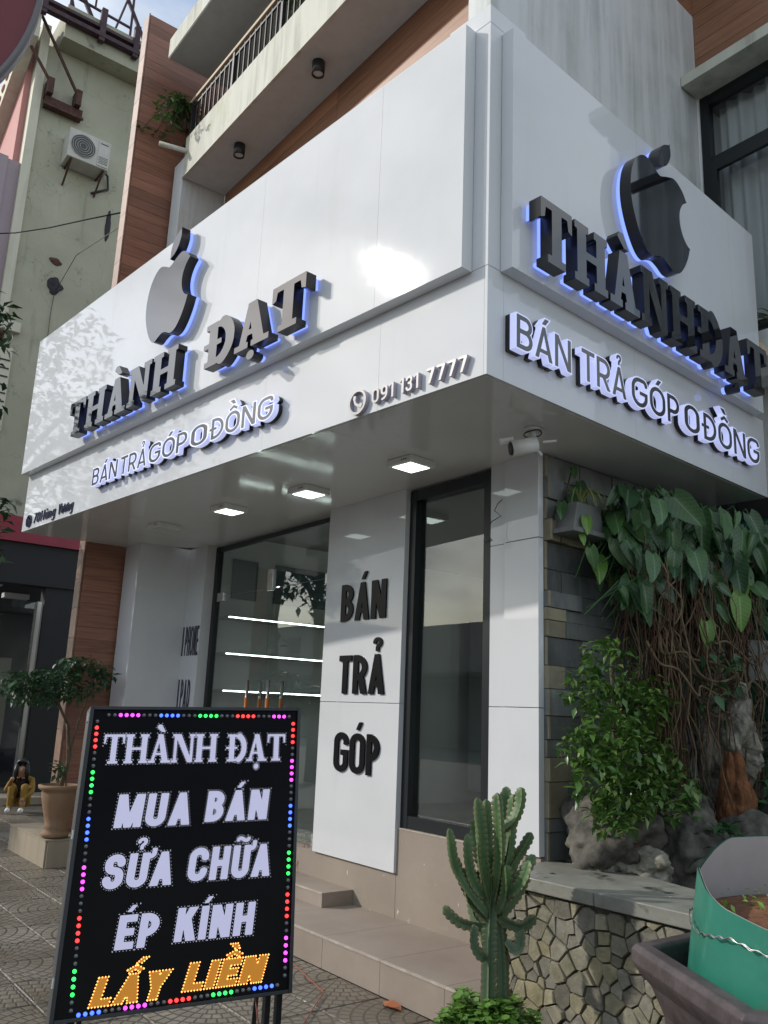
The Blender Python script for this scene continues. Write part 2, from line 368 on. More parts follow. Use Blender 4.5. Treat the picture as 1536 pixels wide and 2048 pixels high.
# ------------------------------------------------------------------ geometry helpers
def link(o, parent=None):
    COL.objects.link(o)
    if parent is not None: o.parent = parent
    return o
def wloc(o):
    v = Vector((0, 0, 0))
    while o is not None: v += o.location; o = o.parent
    return v
def tag(o, label=None, cat=None, group=None, kind=None):
    if label: o['label'] = label
    if cat: o['category'] = cat
    if group: o['group'] = group
    if kind: o['kind'] = kind
    return o
def thing(name, loc, label, cat, group=None):
    o = bpy.data.objects.new(name, None); o.location = loc; o.empty_display_size = .1; link(o)
    return tag(o, label, cat, group)

class Fr:
    """local frame: origin + U (right) + V (up) + N (out)"""
    def __init__(s, o, u, v, n): s.o, s.u, s.v, s.n = Vector(o), Vector(u), Vector(v), Vector(n)
    def p(s, a, b, c=0): return s.o + s.u*a + s.v*b + s.n*c

class MB:
    def __init__(s): s.v = []; s.f = []; s.mi = []
    def add(s, vs, fs, mi=0):
        k = len(s.v); s.v += [Vector(x) for x in vs]; s.f += [tuple(i+k for i in f) for f in fs]; s.mi += [mi]*len(fs); return s
    def box(s, x0, x1, y0, y1, z0, z1, mi=0):
        return s.add([(x0,y0,z0),(x1,y0,z0),(x1,y1,z0),(x0,y1,z0),(x0,y0,z1),(x1,y0,z1),(x1,y1,z1),(x0,y1,z1)],
                     [(0,3,2,1),(4,5,6,7),(0,1,5,4),(1,2,6,5),(2,3,7,6),(3,0,4,7)], mi)
    def fbox(s, fr, a0, a1, b0, b1, c0, c1, mi=0):
        P = [fr.p(a, b, c) for c in (c0, c1) for b in (b0, b1) for a in (a0, a1)]
        return s.add(P, [(0,2,3,1),(4,5,7,6),(0,1,5,4),(1,3,7,5),(3,2,6,7),(2,0,4,6)], mi)
    def hexa(s, P, mi=0):   # 8 points: bottom ring 4 (ccw), top ring 4
        return s.add(P, [(0,3,2,1),(4,5,6,7),(0,1,5,4),(1,2,6,5),(2,3,7,6),(3,0,4,7)], mi)
    def prism(s, poly, z0, z1, mi=0):
        n = len(poly); V = [(x, y, z0) for x, y in poly] + [(x, y, z1) for x, y in poly]
        return s.add(V, [tuple(range(n-1, -1, -1)), tuple(range(n, 2*n))] + [(i, (i+1) % n, n+(i+1) % n, n+i) for i in range(n)], mi)
    def tube(s, pts, r, seg=6, cap=True, mi=0):
        pts = [Vector(p) for p in pts]; n = len(pts)
        rr = r if isinstance(r, (list, tuple)) else [r]*n
        k = len(s.v); up = None
        for i, p in enumerate(pts):
            d = (pts[min(i+1, n-1)]-pts[max(i-1, 0)]).normalized()
            if up is None:
                up = d.orthogonal().normalized()
            up = (up - d*up.dot(d)).normalized(); w = d.cross(up)
            for j in range(seg):
                a = 2*math.pi*j/seg; s.v.append(p + (up*math.cos(a)+w*math.sin(a))*rr[i])
        for i in range(n-1):
            for j in range(seg):
                s.f.append((k+i*seg+j, k+i*seg+(j+1) % seg, k+(i+1)*seg+(j+1) % seg, k+(i+1)*seg+j)); s.mi.append(mi)
        if cap:
            s.f.append(tuple(k+j for j in range(seg-1, -1, -1))); s.f.append(tuple(k+(n-1)*seg+j for j in range(seg))); s.mi += [mi, mi]
        return s
    def lathe(s, c, prof, seg=24, mi=0):
        k = len(s.v); n = len(prof)
        for r, z in prof:
            for j in range(seg):
                a = 2*math.pi*j/seg; s.v.append(Vector((c[0]+r*math.cos(a), c[1]+r*math.sin(a), c[2]+z)))
        for i in range(n-1):
            for j in range(seg): s.f.append((k+i*seg+j, k+i*seg+(j+1) % seg, k+(i+1)*seg+(j+1) % seg, k+(i+1)*seg+j)); s.mi.append(mi)
        return s
    def mesh(s, name, mats, org=(0, 0, 0), smooth=False):
        me = bpy.data.meshes.new(name); o = Vector(org)
        me.from_pydata([tuple(v-o) for v in s.v], [], s.f)
        for m in (mats if isinstance(mats, (list, tuple)) else [mats]): me.materials.append(m)
        if any(s.mi): me.polygons.foreach_set('material_index', s.mi)
        if smooth: me.polygons.foreach_set('use_smooth', [True]*len(me.polygons))
        me.update(); return me
    def build(s, name, mat, parent=None, smooth=False, bevel=0, org=None):
        base = wloc(parent) if parent is not None else Vector((0, 0, 0))
        loc = Vector(org)-base if org is not None else Vector((0, 0, 0))
        o = bpy.data.objects.new(name, s.mesh(name, mat, base+loc, smooth)); o.location = loc; link(o, parent)
        if bevel:
            b = o.modifiers.new('bevel', 'BEVEL'); b.width = bevel; b.segments = 2; b.limit_method = 'ANGLE'
        return o
def inst(name, me, parent, loc, rot=None, scale=1.0, base=None):
    o = bpy.data.objects.new(name, me); link(o, parent)
    b = wloc(parent) if parent is not None else Vector((0, 0, 0))
    o.location = Vector(loc)-b
    if rot is not None: o.rotation_euler = rot
    o.scale = (scale,)*3 if isinstance(scale, (int, float)) else scale
    return o
def bx(name, mat, parent, *a, **kw): return MB().box(*a).build(name, mat, parent, **kw)

# ------------------------------------------------------------------ lettering: outlines from distance fields
RES = 64
def _arc_pts(pts, rad, closed=False, n=7):
    out = []; P = [np.array(p, float) for p in pts]; m = len(P)
    for i in range(m):
        if not closed and i in (0, m-1): out.append(P[i]); continue
        a, b, c = P[i-1], P[i], P[(i+1) % m]
        u = a-b; v = c-b; lu, lv = np.linalg.norm(u), np.linalg.norm(v); u /= lu; v /= lv
        rr = min(rad, lu*.5 if (closed or 0 < i-1) else lu, lv*.5 if (closed or i+1 < m-1) else lv)
        s, e = b+u*rr, b+v*rr
        for k in range(n+1):
            t = k/n
            # circular-ish corner by rational quadratic
            w = .7071; d = (1-t)**2 + 2*w*t*(1-t) + t*t
            out.append(((1-t)**2*s + 2*w*t*(1-t)*b + t*t*e)/d)
    return out
class G:
    """glyph canvas: union of convex pieces, butt strokes and discs as a distance field"""
    def __init__(s, W, y0=-.36, y1=1.62, pad=.32):
        s.x0, s.y0 = -pad, y0; nx = int((W+2*pad)*RES)+2; ny = int((y1-y0)*RES)+2
        s.X, s.Y = np.meshgrid(s.x0+np.arange(nx)/RES, s.y0+np.arange(ny)/RES); s.d = np.full(s.X.shape, 9.0); s.W = W
    def poly(s, *pts):
        P = np.array(pts, float); A = 0
        for i in range(len(P)): A += P[i-1][0]*P[i][1]-P[i][0]*P[i-1][1]
        if A < 0: P = P[::-1]
        d = np.full(s.X.shape, -9.0)
        for i in range(len(P)):
            a, b = P[i-1], P[i]; e = b-a; L = np.hypot(*e)
            if L < 1e-9: continue
            d = np.maximum(d, ((s.X-a[0])*e[1]-(s.Y-a[1])*e[0])/L)
        s.d = np.minimum(s.d, d); return s
    def rect(s, x0, y0, x1, y1): return s.poly((x0, y0), (x1, y0), (x1, y1), (x0, y1))
    def disc(s, x, y, r): s.d = np.minimum(s.d, np.hypot(s.X-x, s.Y-y)-r); return s
    def line(s, a, b, w):
        a, b = np.array(a, float), np.array(b, float); e = b-a
        if np.hypot(*e) < 1e-6: return s
        e /= np.hypot(*e); n = np.array((-e[1], e[0]))*w/2
        return s.poly(a+n, b+n, b-n, a-n)
    def stroke(s, pts, w, rad=0, closed=False):
        P = _arc_pts(pts, rad, closed) if rad else [np.array(p, float) for p in pts]
        m = len(P)
        for i in range(m if closed else m-1): s.line(P[i], P[(i+1) % m], w)
        for i in range(0 if closed else 1, m if closed else m-1): s.disc(P[i][0], P[i][1], w/2)
        return s
def glyph(ch, st):
    """st: dict(w stroke, f width factor)"""
    w = st['w']; f = st['f']; k = st.get('k', 1.0)
    base = {'I': w, 'T': .56*f, 'H': .62*f, 'L': .50*f, 'E': .52*f, 'P': .56*f, 'B': .58*f, 'R': .60*f, 'D': .62*f, 'O': .70*f, '0': .56*f, 'G': .68*f, 'C': .64*f,
            'U': .60*f, 'S': .58*f, 'A': .66*f, 'N': .64*f, 'M': .78*f, 'V': .62*f, 'Y': .62*f, 'K': .62*f, '7': .5*f, '1': .22*f+w*.6, '3': .5*f, '9': .52*f,
            'n': .46*f, 'g': .5*f, 'u': .46*f, 'o': .5*f}
    dec = {'À': ('A', '`'), 'Á': ('A', "'"), 'Ả': ('A', '?'), 'Ạ': ('A', '.'), 'Ấ': ('A', "^'"), 'Ó': ('O', "'"), 'Ồ': ('O', '^`'), 'Đ': ('D', '-'), 'Ử': ('U', 'h?'), 'Ữ': ('U', 'h~'),
           'É': ('E', "'"), 'Í': ('I', "'"), 'Ề': ('E', '^`'), 'ù': ('u', '`'), 'ư': ('u', 'h'), 'ơ': ('o', 'h')}
    b, acc = dec.get(ch, (ch, ''))
    W = base[b]; g = G(W); h = w/2; xr = W-h; mid = .5
    RD = min(W, 1)*.5-h*.6 if k else .12
    if b == 'I': g.rect(0, 0, w, 1)
    elif b == 'T': g.rect(0, 1-w, W, 1); g.rect(W/2-h, 0, W/2+h, 1)
    elif b == 'H': g.rect(0, 0, w, 1); g.rect(W-w, 0, W, 1); g.rect(0, .5-h*.9, W, .5+h*.9)
    elif b == 'L': g.rect(0, 0, w, 1); g.rect(0, 0, W, w)
    elif b == 'E': g.rect(0, 0, w, 1); [g.rect(0, y, W*(1 if y != .5-h else .92), y+w) for y in (0, .5-h, 1-w)]
    elif b in 'PR':
        lo = .42; g.rect(0, 0, w, 1); g.stroke([(h, 1-h), (xr, 1-h), (xr, lo), (h, lo)], w, min(.29-h*.4, W*.6))
        if b == 'R': g.poly((W*.38, lo), (W*.38+w*1.15, lo), (W+w*.05, 0), (W-w*1.1, 0))
    elif b == 'B':
        g.rect(0, 0, w, 1); g.stroke([(h, 1-h), (xr-.02*f, 1-h), (xr-.02*f, .53), (h, .53)], w, .23); g.stroke([(h, .53), (xr, .53), (xr, h), (h, h)], w, .26)
    elif b == 'D': g.rect(0, 0, w, 1); g.stroke([(h, 1-h), (xr, 1-h), (xr, h), (h, h)], w, min(.5-h, W-w*.8))
    elif b in 'O0': g.stroke([(h, h), (xr, h), (xr, 1-h), (h, 1-h)], w, min((W-w)/2, .5-h), True)
    elif b in 'GC':
        rad = min((W-w)/2, .5-h); top = .70 if rad < .3 else .80; 
        if b == 'G':
            g.stroke([(xr, top), (xr, 1-h), (h, 1-h), (h, h), (xr, h), (xr, .44+h)], w, rad); g.rect(W*.5, .44-h*.2, W, .44+w*.8)
        else: g.stroke([(xr, top-.06), (xr, 1-h), (h, 1-h), (h, h), (xr, h), (xr, .36)], w, rad)
    elif b == 'U': g.stroke([(h, 1), (h, h), (xr, h), (xr, 1)], w, min((W-w)/2, .5-h))
    elif b == 'S': g.stroke([(xr, .70), (xr, 1-h), (h, 1-h), (h, .52), (xr, .52), (xr, h), (h, h), (h, .30)], w, min((W-w)/2, .26-h*.45))
    elif b == 'A':
        q = w*1.08; g.poly((0, 0), (q, 0), (W/2+q*.42, 1), (W/2-q*.42, 1)); g.poly((W, 0), (W-q, 0), (W/2-q*.42, 1), (W/2+q*.42, 1)); g.rect(W*.2, .19, W*.8, .19+w*.85)
    elif b == 'V': q = w*1.08; g.poly((0, 1), (q, 1), (W/2+q*.42, 0), (W/2-q*.42, 0)); g.poly((W, 1), (W-q, 1), (W/2-q*.42, 0), (W/2+q*.42, 0))
    elif b == 'N': g.rect(0, 0, w, 1); g.rect(W-w, 0, W, 1); g.poly((0, 1), (w*1.15, 1), (W, 0), (W-w*1.15, 0))
    elif b == 'M':
        g.rect(0, 0, w, 1); g.rect(W-w, 0, W, 1); q = w*1.1
        g.poly((0, 1), (q, 1), (W/2+q*.4, 0), (W/2-q*.4, 0)); g.poly((W, 1), (W-q, 1), (W/2-q*.4, 0), (W/2+q*.4, 0))
    elif b == 'Y': q = w*1.1; g.poly((0, 1), (q, 1), (W/2+h, .42), (W/2-h, .42)); g.poly((W, 1), (W-q, 1), (W/2-h, .42), (W/2+h, .42)); g.rect(W/2-h, 0, W/2+h, .45)
    elif b == 'K': g.rect(0, 0, w, 1); g.poly((W-w*1.2, 1), (W, 1), (w*1.2, .36), (w*.4, .42)); g.poly((W*.30, .55), (W*.30+w*1.1, .66), (W+w*.1, 0), (W-w*1.15, 0))
    elif b == '7': g.rect(0, 1-w, W, 1); g.poly((W-w*1.05, 1), (W, 1), (W, 1-w), (W*.35+w*.5, 0), (W*.35-w*.5, 0))
    elif b == '1': g.rect(W-w, 0, W, 1); g.poly((W-w, 1), (W-w*.2, 1), (0, .80-w*.3), (0, .80+w*.5))
    elif b == '3': g.stroke([(h, .78), (h, 1-h), (xr, 1-h), (xr, .53), (W*.35, .53)], w, .22); g.stroke([(W*.35, .53), (xr, .53), (xr, h), (h, h), (h, .24)], w, .22)
    elif b == '9': g.stroke([(h, .42), (xr, .42), (xr, 1-h), (h, 1-h)], w, min((W-w)/2, .28), True); g.stroke([(xr, .7), (xr, h+.0), (W*.25, h)], w, .35)
    elif b == 'n': g.rect(0, 0, w, .70); g.stroke([(h, .70-h), (xr, .70-h), (xr, 0)], w, (W-w)*.5)
    elif b == 'u': g.stroke([(h, .70), (h, h), (xr, h)], w, (W-w)*.5); g.rect(W-w, 0, W, .70)
    elif b == 'o': g.stroke([(h, h), (xr, h), (xr, .70-h), (h, .70-h)], w, min((W-w)/2, .35-h), True)
    elif b == 'g': g.stroke([(h, h), (xr, h), (xr, .70-h), (h, .70-h)], w, min((W-w)/2, .35-h), True); g.stroke([(xr, .70), (xr, -.26), (h*1.2, -.26)], w, .2)
    cx = W/2; top = .74 if b in 'nuog' else 1.0; aw = min(w*.95, .16)
    if '^' in acc:
        y = top+.09; g.line((cx-.18*f, y), (cx+.01, y+.14), aw*.85); g.line((cx+.18*f, y), (cx-.01, y+.14), aw*.85); g.disc(cx, y+.14, aw*.4)
    dy = .27 if '^' in acc else 0; dx = .05*f if '^' in acc else 0
    if "'" in acc: g.poly((cx-.08*f+dx, top+.08+dy), (cx+.06*f+dx, top+.08+dy), (cx+.20*f+dx, top+.28+dy), (cx+.02*f+dx+aw*.2, top+.28+dy))
    if '`' in acc: g.poly((cx+.10*f, top+.08+dy), (cx-.04*f, top+.08+dy), (cx-.20*f, top+.28+dy), (cx-.0*f, top+.28+dy))
    if '?' in acc:
        y = top+(.30 if 'h' in acc else .27); rr = .085; P = [(cx-rr, y), (cx-rr, y+.11), (cx+rr, y+.11), (cx+rr, y-.03), (cx, y-.07), (cx, y-.20)]
        g.stroke(P, aw*.62, .08)
    if '~' in acc:
        y = top+.16; g.stroke([(cx-.2*f, y-.04), (cx-.16*f, y+.06), (cx-.06*f, y+.06), (cx+.05*f, y-.02), (cx+.15*f, y-.02), (cx+.2*f, y+.08)], aw*.7, .05)
    if '.' in acc: g.disc(cx, -.17, aw*.85)
    if '-' in acc: g.rect(-.10*f, .5-w*.42, W*.42, .5+w*.42)
    if 'h' in acc: g.stroke([(W-w*.9, top-w*.55), (W+w*.45, top-w*.55), (W+w*.45, top+.13)], w*.62, .10)
    return g
def serif(ch, st):
    w = st['w']; f = st['f']; s = st.get('s', .11); e = st.get('e', .11); thin = st.get('t', w*.5)
    W = {'T': .80, 'H': .92, 'À': .90, 'N': .92, 'Đ': .84, 'Ạ': .90, 'A': .90}[ch]*f; g = G(W)
    def slab(x0, x1, y, up):   # bracketed serif
        g.rect(x0, y, x1, y+s) if up else g.rect(x0, y-s, x1, y)
    if ch == 'T':
        c = W/2; g.rect(c-w/2, 0, c+w/2, 1); slab(0, W, 1, False); slab(c-w/2-e, c+w/2+e, 0, True)
        g.poly((0, 1), (s*1.1, 1), (s*.75, .70), (0, .66)); g.poly((W, 1), (W-s*1.1, 1), (W-s*.75, .70), (W, .66))
    elif ch == 'H':
        for x in (e*.7, W-e*.7-w): g.rect(x, 0, x+w, 1); slab(x-e*.7, x+w+e*.7, 0, True); slab(x-e*.7, x+w+e*.7, 1, False)
        g.rect(e, .5-s*.5, W-e, .5+s*.5)
    elif ch in 'AÀẠ':
        q = w*1.12; t = thin*1.15; x0 = e; x1 = W-e
        g.poly((x0, 0), (x0+t, 0), (W/2+t*.2, 1), (W/2-t*.75, 1)); g.poly((x1, 0), (x1-q, 0), (W/2-q*.55, 1), (W/2+q*.32, 1))
        g.rect(W*.27, .27, W*.72, .27+s*.9); slab(x0-e, x0+t+e*.8, 0, True); slab(x1-q-e*.8, x1+e, 0, True)
        if ch == 'À': g.poly((W/2+.16*f, 1.08), (W/2+.0, 1.08), (W/2-.2*f, 1.24), (W/2-.14*f, 1.34), (W/2-.02*f, 1.34))
        if ch == 'Ạ': g.disc(W/2, -.19, .10)
    elif ch == 'N':
        t = thin*1.1; x0 = e*.8; x1 = W-e*.8
        g.rect(x0, 0, x0+t, 1); g.rect(x1-t, 0, x1, 1); g.poly((x0, 1), (x0+w*1.2, 1), (x1, 0), (x1-w*.9, 0))
        slab(x0-e*.8, x0+t+e*.6, 0, True); slab(x0-e*.8, x0+t, 1, False); slab(x1-t-e*.6, x1+e*.8, 1, False)
    elif ch == 'Đ':
        x = e; g.rect(x, 0, x+w, 1); h = w/2; g.stroke([(x, 1-s*.55), (W-h, 1-s*.55), (W-h, s*.55), (x, s*.55)], s*1.1, .46)
        g.stroke([(W-h-.22*f, .93), (W-h, .80), (W-h, .20), (W-h-.22*f, .07)], w, .3)
        slab(0, x+w, 0, True); slab(0, x+w, 1, False); g.rect(-.05*f, .5-s*.45, x+w+.13*f, .5+s*.45)
    return g
def contours(g, level):
    d = g.d-level; ins = d < 0; c = ins[:-1, :-1]*1 + ins[:-1, 1:]*2 + ins[1:, 1:]*4 + ins[1:, :-1]*8
    ys, xs = np.where((c > 0) & (c < 15))
    def cut(y0, x0, y1, x1):
        a, b = d[y0, x0], d[y1, x1]; t = a/(a-b); return (g.x0+(x0+(x1-x0)*t)/RES, g.y0+(y0+(y1-y0)*t)/RES)
    nxt = {}; pos = {}
    TB = {1: [(3, 0)], 2: [(0, 1)], 3: [(3, 1)], 4: [(1, 2)], 5: [(3, 2), (1, 0)], 6: [(0, 2)], 7: [(3, 2)], 8: [(2, 3)], 9: [(2, 0)], 10: [(0, 3), (2, 1)], 11: [(2, 1)], 12: [(1, 3)], 13: [(1, 0)], 14: [(0, 3)]}
    for y, x in zip(ys, xs):
        E = {0: (0, y, x), 1: (1, y, x+1), 2: (0, y+1, x), 3: (1, y, x)}
        for a, b in TB[int(c[y, x])]:
            for q in (a, b):
                kk = E[q]
                if kk not in pos:
                    pos[kk] = cut(kk[1], kk[2], kk[1], kk[2]+1) if kk[0] == 0 else cut(kk[1], kk[2], kk[1]+1, kk[2])
            nxt[E[a]] = E[b]
    loops = []
    while nxt:
        s0 = next(iter(nxt)); L = [s0]; q = nxt.pop(s0)
        while q != s0 and q in nxt: L.append(q); q = nxt.pop(q)
        P = [pos[q] for q in L]
        if len(P) > 5: loops.append(P)
    return loops
def simplify(P, tol):
    P = [np.array(p) for p in P]
    def dp(a):
        if len(a) < 3: return a
        s, e = a[0], a[-1]; v = e-s; L = np.hypot(*v)
        A = np.array(a); dd = np.abs((A[:, 0]-s[0])*v[1]-(A[:, 1]-s[1])*v[0])/L if L > 1e-9 else np.hypot(A[:, 0]-s[0], A[:, 1]-s[1])
        i = int(dd.argmax())
        if dd[i] < tol: return [s, e]
        return dp(a[:i+1])[:-1]+dp(a[i:])
    i = max(range(len(P)), key=lambda j: np.hypot(*(P[j]-P[0])))
    r = dp(P[:i+1])[:-1]+dp(P[i:]+[P[0]])[:-1]
    return [(float(p[0]), float(p[1])) for p in r]
_gc = {}
def letter_loops(ch, st, level, is_serif):
    key = (ch, tuple(sorted(st.items())), round(level, 4), is_serif)
    if key not in _gc:
        kg = key[:2]+('g', is_serif)
        if kg not in _gc: _gc[kg] = serif(ch, st) if is_serif else glyph(ch, st)
        g = _gc[kg]
        _gc[key] = ([simplify(P, .004) for P in contours(g, level)], g.W)
    return _gc[key]
def fill(loops):
    V = []; E_ = []
    for L in loops:
        k = len(V); V += [Vector(p) for p in L]; E_ += [(k+i, k+(i+1) % len(L)) for i in range(len(L))]
    r = delaunay_2d_cdt(V, E_, [], 0, 1e-6); W = [(v.x, v.y) for v in r[0]]
    ED = np.array([(*L[i-1], *L[i]) for L in loops for i in range(len(L))])
    def inside(x, y):
        y0, y1 = ED[:, 1], ED[:, 3]; m = (y0 > y) != (y1 > y)
        e = ED[m]; return int(np.sum(x < e[:, 0]+(y-e[:, 1])*(e[:, 2]-e[:, 0])/(e[:, 3]-e[:, 1]))) % 2 == 1
    T = [t for t in r[2] if inside(sum(W[i][0] for i in t)/len(t), sum(W[i][1] for i in t)/len(t))]
    return W, T
def slabmesh(mb, loops, fn, d0, d1, mi_front=0, mi_side=0):
    """extrude 2D loops: fn(x,y,d) -> point; front at d1, back at d0"""
    V, T = fill(loops); k = len(mb.v); 
    mb.v += [fn(x, y, d1) for x, y in V]
    def ccw(t): a, b, c = (V[i] for i in t[:3]); return (b[0]-a[0])*(c[1]-a[1])-(b[1]-a[1])*(c[0]-a[0]) > 0
    for t in T: mb.f.append(tuple(k+i for i in (t if ccw(t) else t[::-1]))); mb.mi.append(mi_front)
    for L in loops:
        k = len(mb.v); n = len(L); mb.v += [fn(x, y, d0) for x, y in L]+[fn(x, y, d1) for x, y in L]
        for i in range(n): mb.f.append((k+i, k+(i+1) % n, k+n+(i+1) % n, k+n+i)); mb.mi.append(mi_side)
def layout(word, st, is_serif, gap):
    x = 0; out = []
    for ch in word:
        if ch == ' ': x += st.get('sp', .3); continue
        W = letter_loops(ch, st, 0, is_serif)[1]; out.append((ch, x, W)); x += W+gap
    return out, x-gap
def write(fr, word, a0, a1, b0, b1, st, maker, is_serif=False, gap=.12, slant=0):
    """place a word in frame fr between a0..a1, baseline b0, cap height to b1; maker(ch, loops_fn, point_fn)"""
    lay, tot = layout(word, st, is_serif, gap); H = b1-b0; sx = (a1-a0)/tot
    for ch, x, W in lay:
        def fn(px, py, d, x=x): return fr.p(a0+(x+px)*sx+slant*py*H, b0+py*H, d)
        maker(ch, lambda lev, ch=ch: letter_loops(ch, st, lev/H, is_serif)[0], fn)

# ================================================================== SETTING
Z = Vector((0, 0, 1))
gm = MB().box(-300, 300, -300, 300, -.12, -.03).build('ground', MT['ground']); tag(gm, kind='structure')
pv = MB().box(-14.2, -2.0, .2, 9.0, -.029, -.010).build('pavement', MT['joint']); tag(pv, kind='structure')
def paving_mesh():
    h = .1955; b = .004; mb = MB()
    ring = lambda s, z: [(-s, -s, z), (s, -s, z), (s, s, z), (-s, s, z)]
    mb.add(ring(h, -.010)+ring(h, -b)+ring(h-b, 0), [(0,1,5,4),(1,2,6,5),(2,3,7,6),(3,0,4,7),(4,5,9,8),(5,6,10,9),(6,7,11,10),(7,4,8,11),(8,9,10,11)])
    return mb.mesh('paving_tile', MT['paving'])
TILE = paving_mesh(); TS = .4
ix = 0
fwd_h = Vector((fw.x, fw.y, 0)).normalized(); right_h = Vector((fwd_h.y, -fwd_h.x, 0))
far_mb = MB()
for i in range(-40, 8):
    for j in range(-6, 9):
        x, y = (i+.5)*TS, (j+.5)*TS-.05
        if y > 3.34 and x > -8.3: continue
        d = Vector((x, y, 0)); a = d.dot(fwd_h); b = d.dot(right_h)
        if a < 3.3 or abs(b/a) > .56: continue
        if y > 3.14 and x > -8.3: continue
        if x < -14: continue
        t = inst('paving_tile', TILE, pv, (x, y, .0), (random.uniform(-.004, .004), random.uniform(-.004, .004), math.pi/2*((i % 2)+2*(j % 2) if (i % 2) == 0 else 1-2*(j % 2))))
        ix += 1

# ================================================================== SHOP BUILDING
shop = thing('shop_building', (-6, 4, 0), 'white shop house with glass front, long balcony and tall brown fin wall', 'building')
ZC = 3.118
# white pillar panels beside door
for z0, z1 in ((.458, 1.564), (1.568, ZC)):
    bx('wall_panel', MT['acp'], shop, -5.757, -4.757, 3.803, 3.93, z0, z1, bevel=.002)
# taupe base wall
bx('base_wall', MT['taupe_wall'], shop, -5.757, -5.242, 3.826, 4.02, 0, .455)
bx('base_wall', MT['taupe_wall'], shop, -5.240, -4.760, 3.8245, 4.02, 0, .455)
bx('base_wall', MT['taupe_wall'], shop, -4.757, -3.47, 3.825, 4.02, 0, .738)
bx('base_edge', MT['nosing'], shop, -4.757, -3.92, 3.822, 3.90, .7385, .7465)
# corner column panels
for z0, z1 in ((.745, 1.560), (1.564, 2.575), (2.579, ZC)):
    bx('wall_panel', MT['acp'], shop, -3.757, -3.470, 3.812, 3.858, z0, z1, bevel=.002)
    bx('wall_panel', MT['acp'], shop, -3.903, -3.760, 3.835, 3.95, z0, z1)
# display window
win = bx('window', MT['frame'], shop, -4.752, -4.682, 3.842, 3.935, .748, 3.10)
for a in ((-3.975, -3.906, 3.842, 3.935, .748, 3.10), (-4.681, -3.976, 3.845, 3.932, 3.02, 3.099), (-4.681, -3.976, 3.845, 3.932, .749, .83)):
    bx('frame_bar', MT['frame'], win, *a)
bx('pane', MT['glass'], win, -4.681, -3.976, 3.893, 3.901, .831, 3.019)
# left white pillar, stub and text panel
for z0, z1 in ((0.0, 1.36), (1.364, ZC)):
    bx('wall_panel', MT['acp'], shop, -8.83, -8.432, 3.245, 3.93, z0, z1)
    bx('wall_panel', MT['acp'], shop, -8.430, -8.025, 3.800, 3.96, z0+.001, z1-.001)
# entrance floor and interior
bx('floor_slab', MT['taupe_step'], shop, -8.024, -5.758, 3.832, 4.0, .0, .452)
bx('interior_floor', MT['in_floor'], shop, -8.9, -3.6, 4.03, 8.4, .40, .452)
bx('interior_wall', MT['in_wall'], shop, -8.9, -3.62, 8.40, 8.5, .30, 3.3)
bx('interior_wall', MT['in_wall'], shop, -8.30, -8.20, 4.03, 8.39, .453, 3.3)
bx('interior_wall', MT['in_wall'], shop, -3.72, -3.64, 4.03, 8.39, .453, 3.3)
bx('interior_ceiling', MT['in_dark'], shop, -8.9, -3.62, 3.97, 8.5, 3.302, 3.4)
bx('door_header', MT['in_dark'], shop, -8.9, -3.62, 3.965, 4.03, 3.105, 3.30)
bx('partition_panel', MT['in_wood'], shop, -7.0, -6.35, 7.2, 7.28, .453, 3.0)
for i in range(5):
    bx('cabinet_door', MT['shelf'], shop, -8.1+i*.44, -8.1+i*.44+.43, 7.6, 8.0, .60, 2.9)
for z in (1.645, 2.016, 2.388):
    sb = bx('shelf_board', MT['shelf'], shop, -8.195, -7.93, 4.06, 5.9, z, z+.02)
    bx('light_strip', MT['strip'], sb, -7.929, -7.924, 4.06, 5.9, z+.004, z+.011)
for x in (-5.9, -4.75):
    bx('light_strip', MT['strip'], shop, x, x+.02, 6.9, 6.92, 1.5, 2.9)
for y0, y1 in ((4.2, 4.5), (4.72, 5.55), (5.7, 6.2)):
    bx('poster', MT['poster'], shop, -8.195, -8.18, y0, y1, 2.62, 3.05)
# glass door
door = bx('glass_door', MT['frame'], shop, -8.022, -7.955, 3.905, 3.962, .455, 3.10)
bx('frame_bar', MT['frame'], door, -7.954, -5.762, 3.910, 3.958, 3.058, 3.10)
bx('frame_bar', MT['frame'], door, -5.80, -5.760, 3.908, 3.960, .455, 3.057)
for x0, x1, z0, z1 in ((-7.953, -6.884, .47, 2.575), (-6.878, -5.802, .47, 2.575), (-7.953, -5.802, 2.583, 3.056)):
    bx('pane', MT['glass'], door, x0, x1, 3.93, 3.94, z0, z1)
for x, z in ((-7.88, 2.578), (-6.881, 2.66), (-5.88, 2.578), (-7.88, .50), (-5.88, .50)):
    w, h = (.075, .045) if z != 2.66 else (.05, .10)
    bx('patch_fitting', MT['steel'], door, x-w, x+w, 3.915, 3.955, z-h, z+h, bevel=.003)
for x in (-7.07, -6.69):
    for y in (3.865, 4.005):
        hd = MB().tube([(x, y, .95), (x, y, 1.74)], .016, 12).build('handle', MT['steel'], door, True)
        MB().tube([(x, y, 1.02), (x, y, 1.585)], .020, 12).build('wood_grip', MT['wood_orange'], hd, True)
    for z in (1.12, 1.62):
        MB().tube([(x, 3.865, z), (x, 4.005, z)], .008, 8).build('handle_bolt', MT['steel'], door)
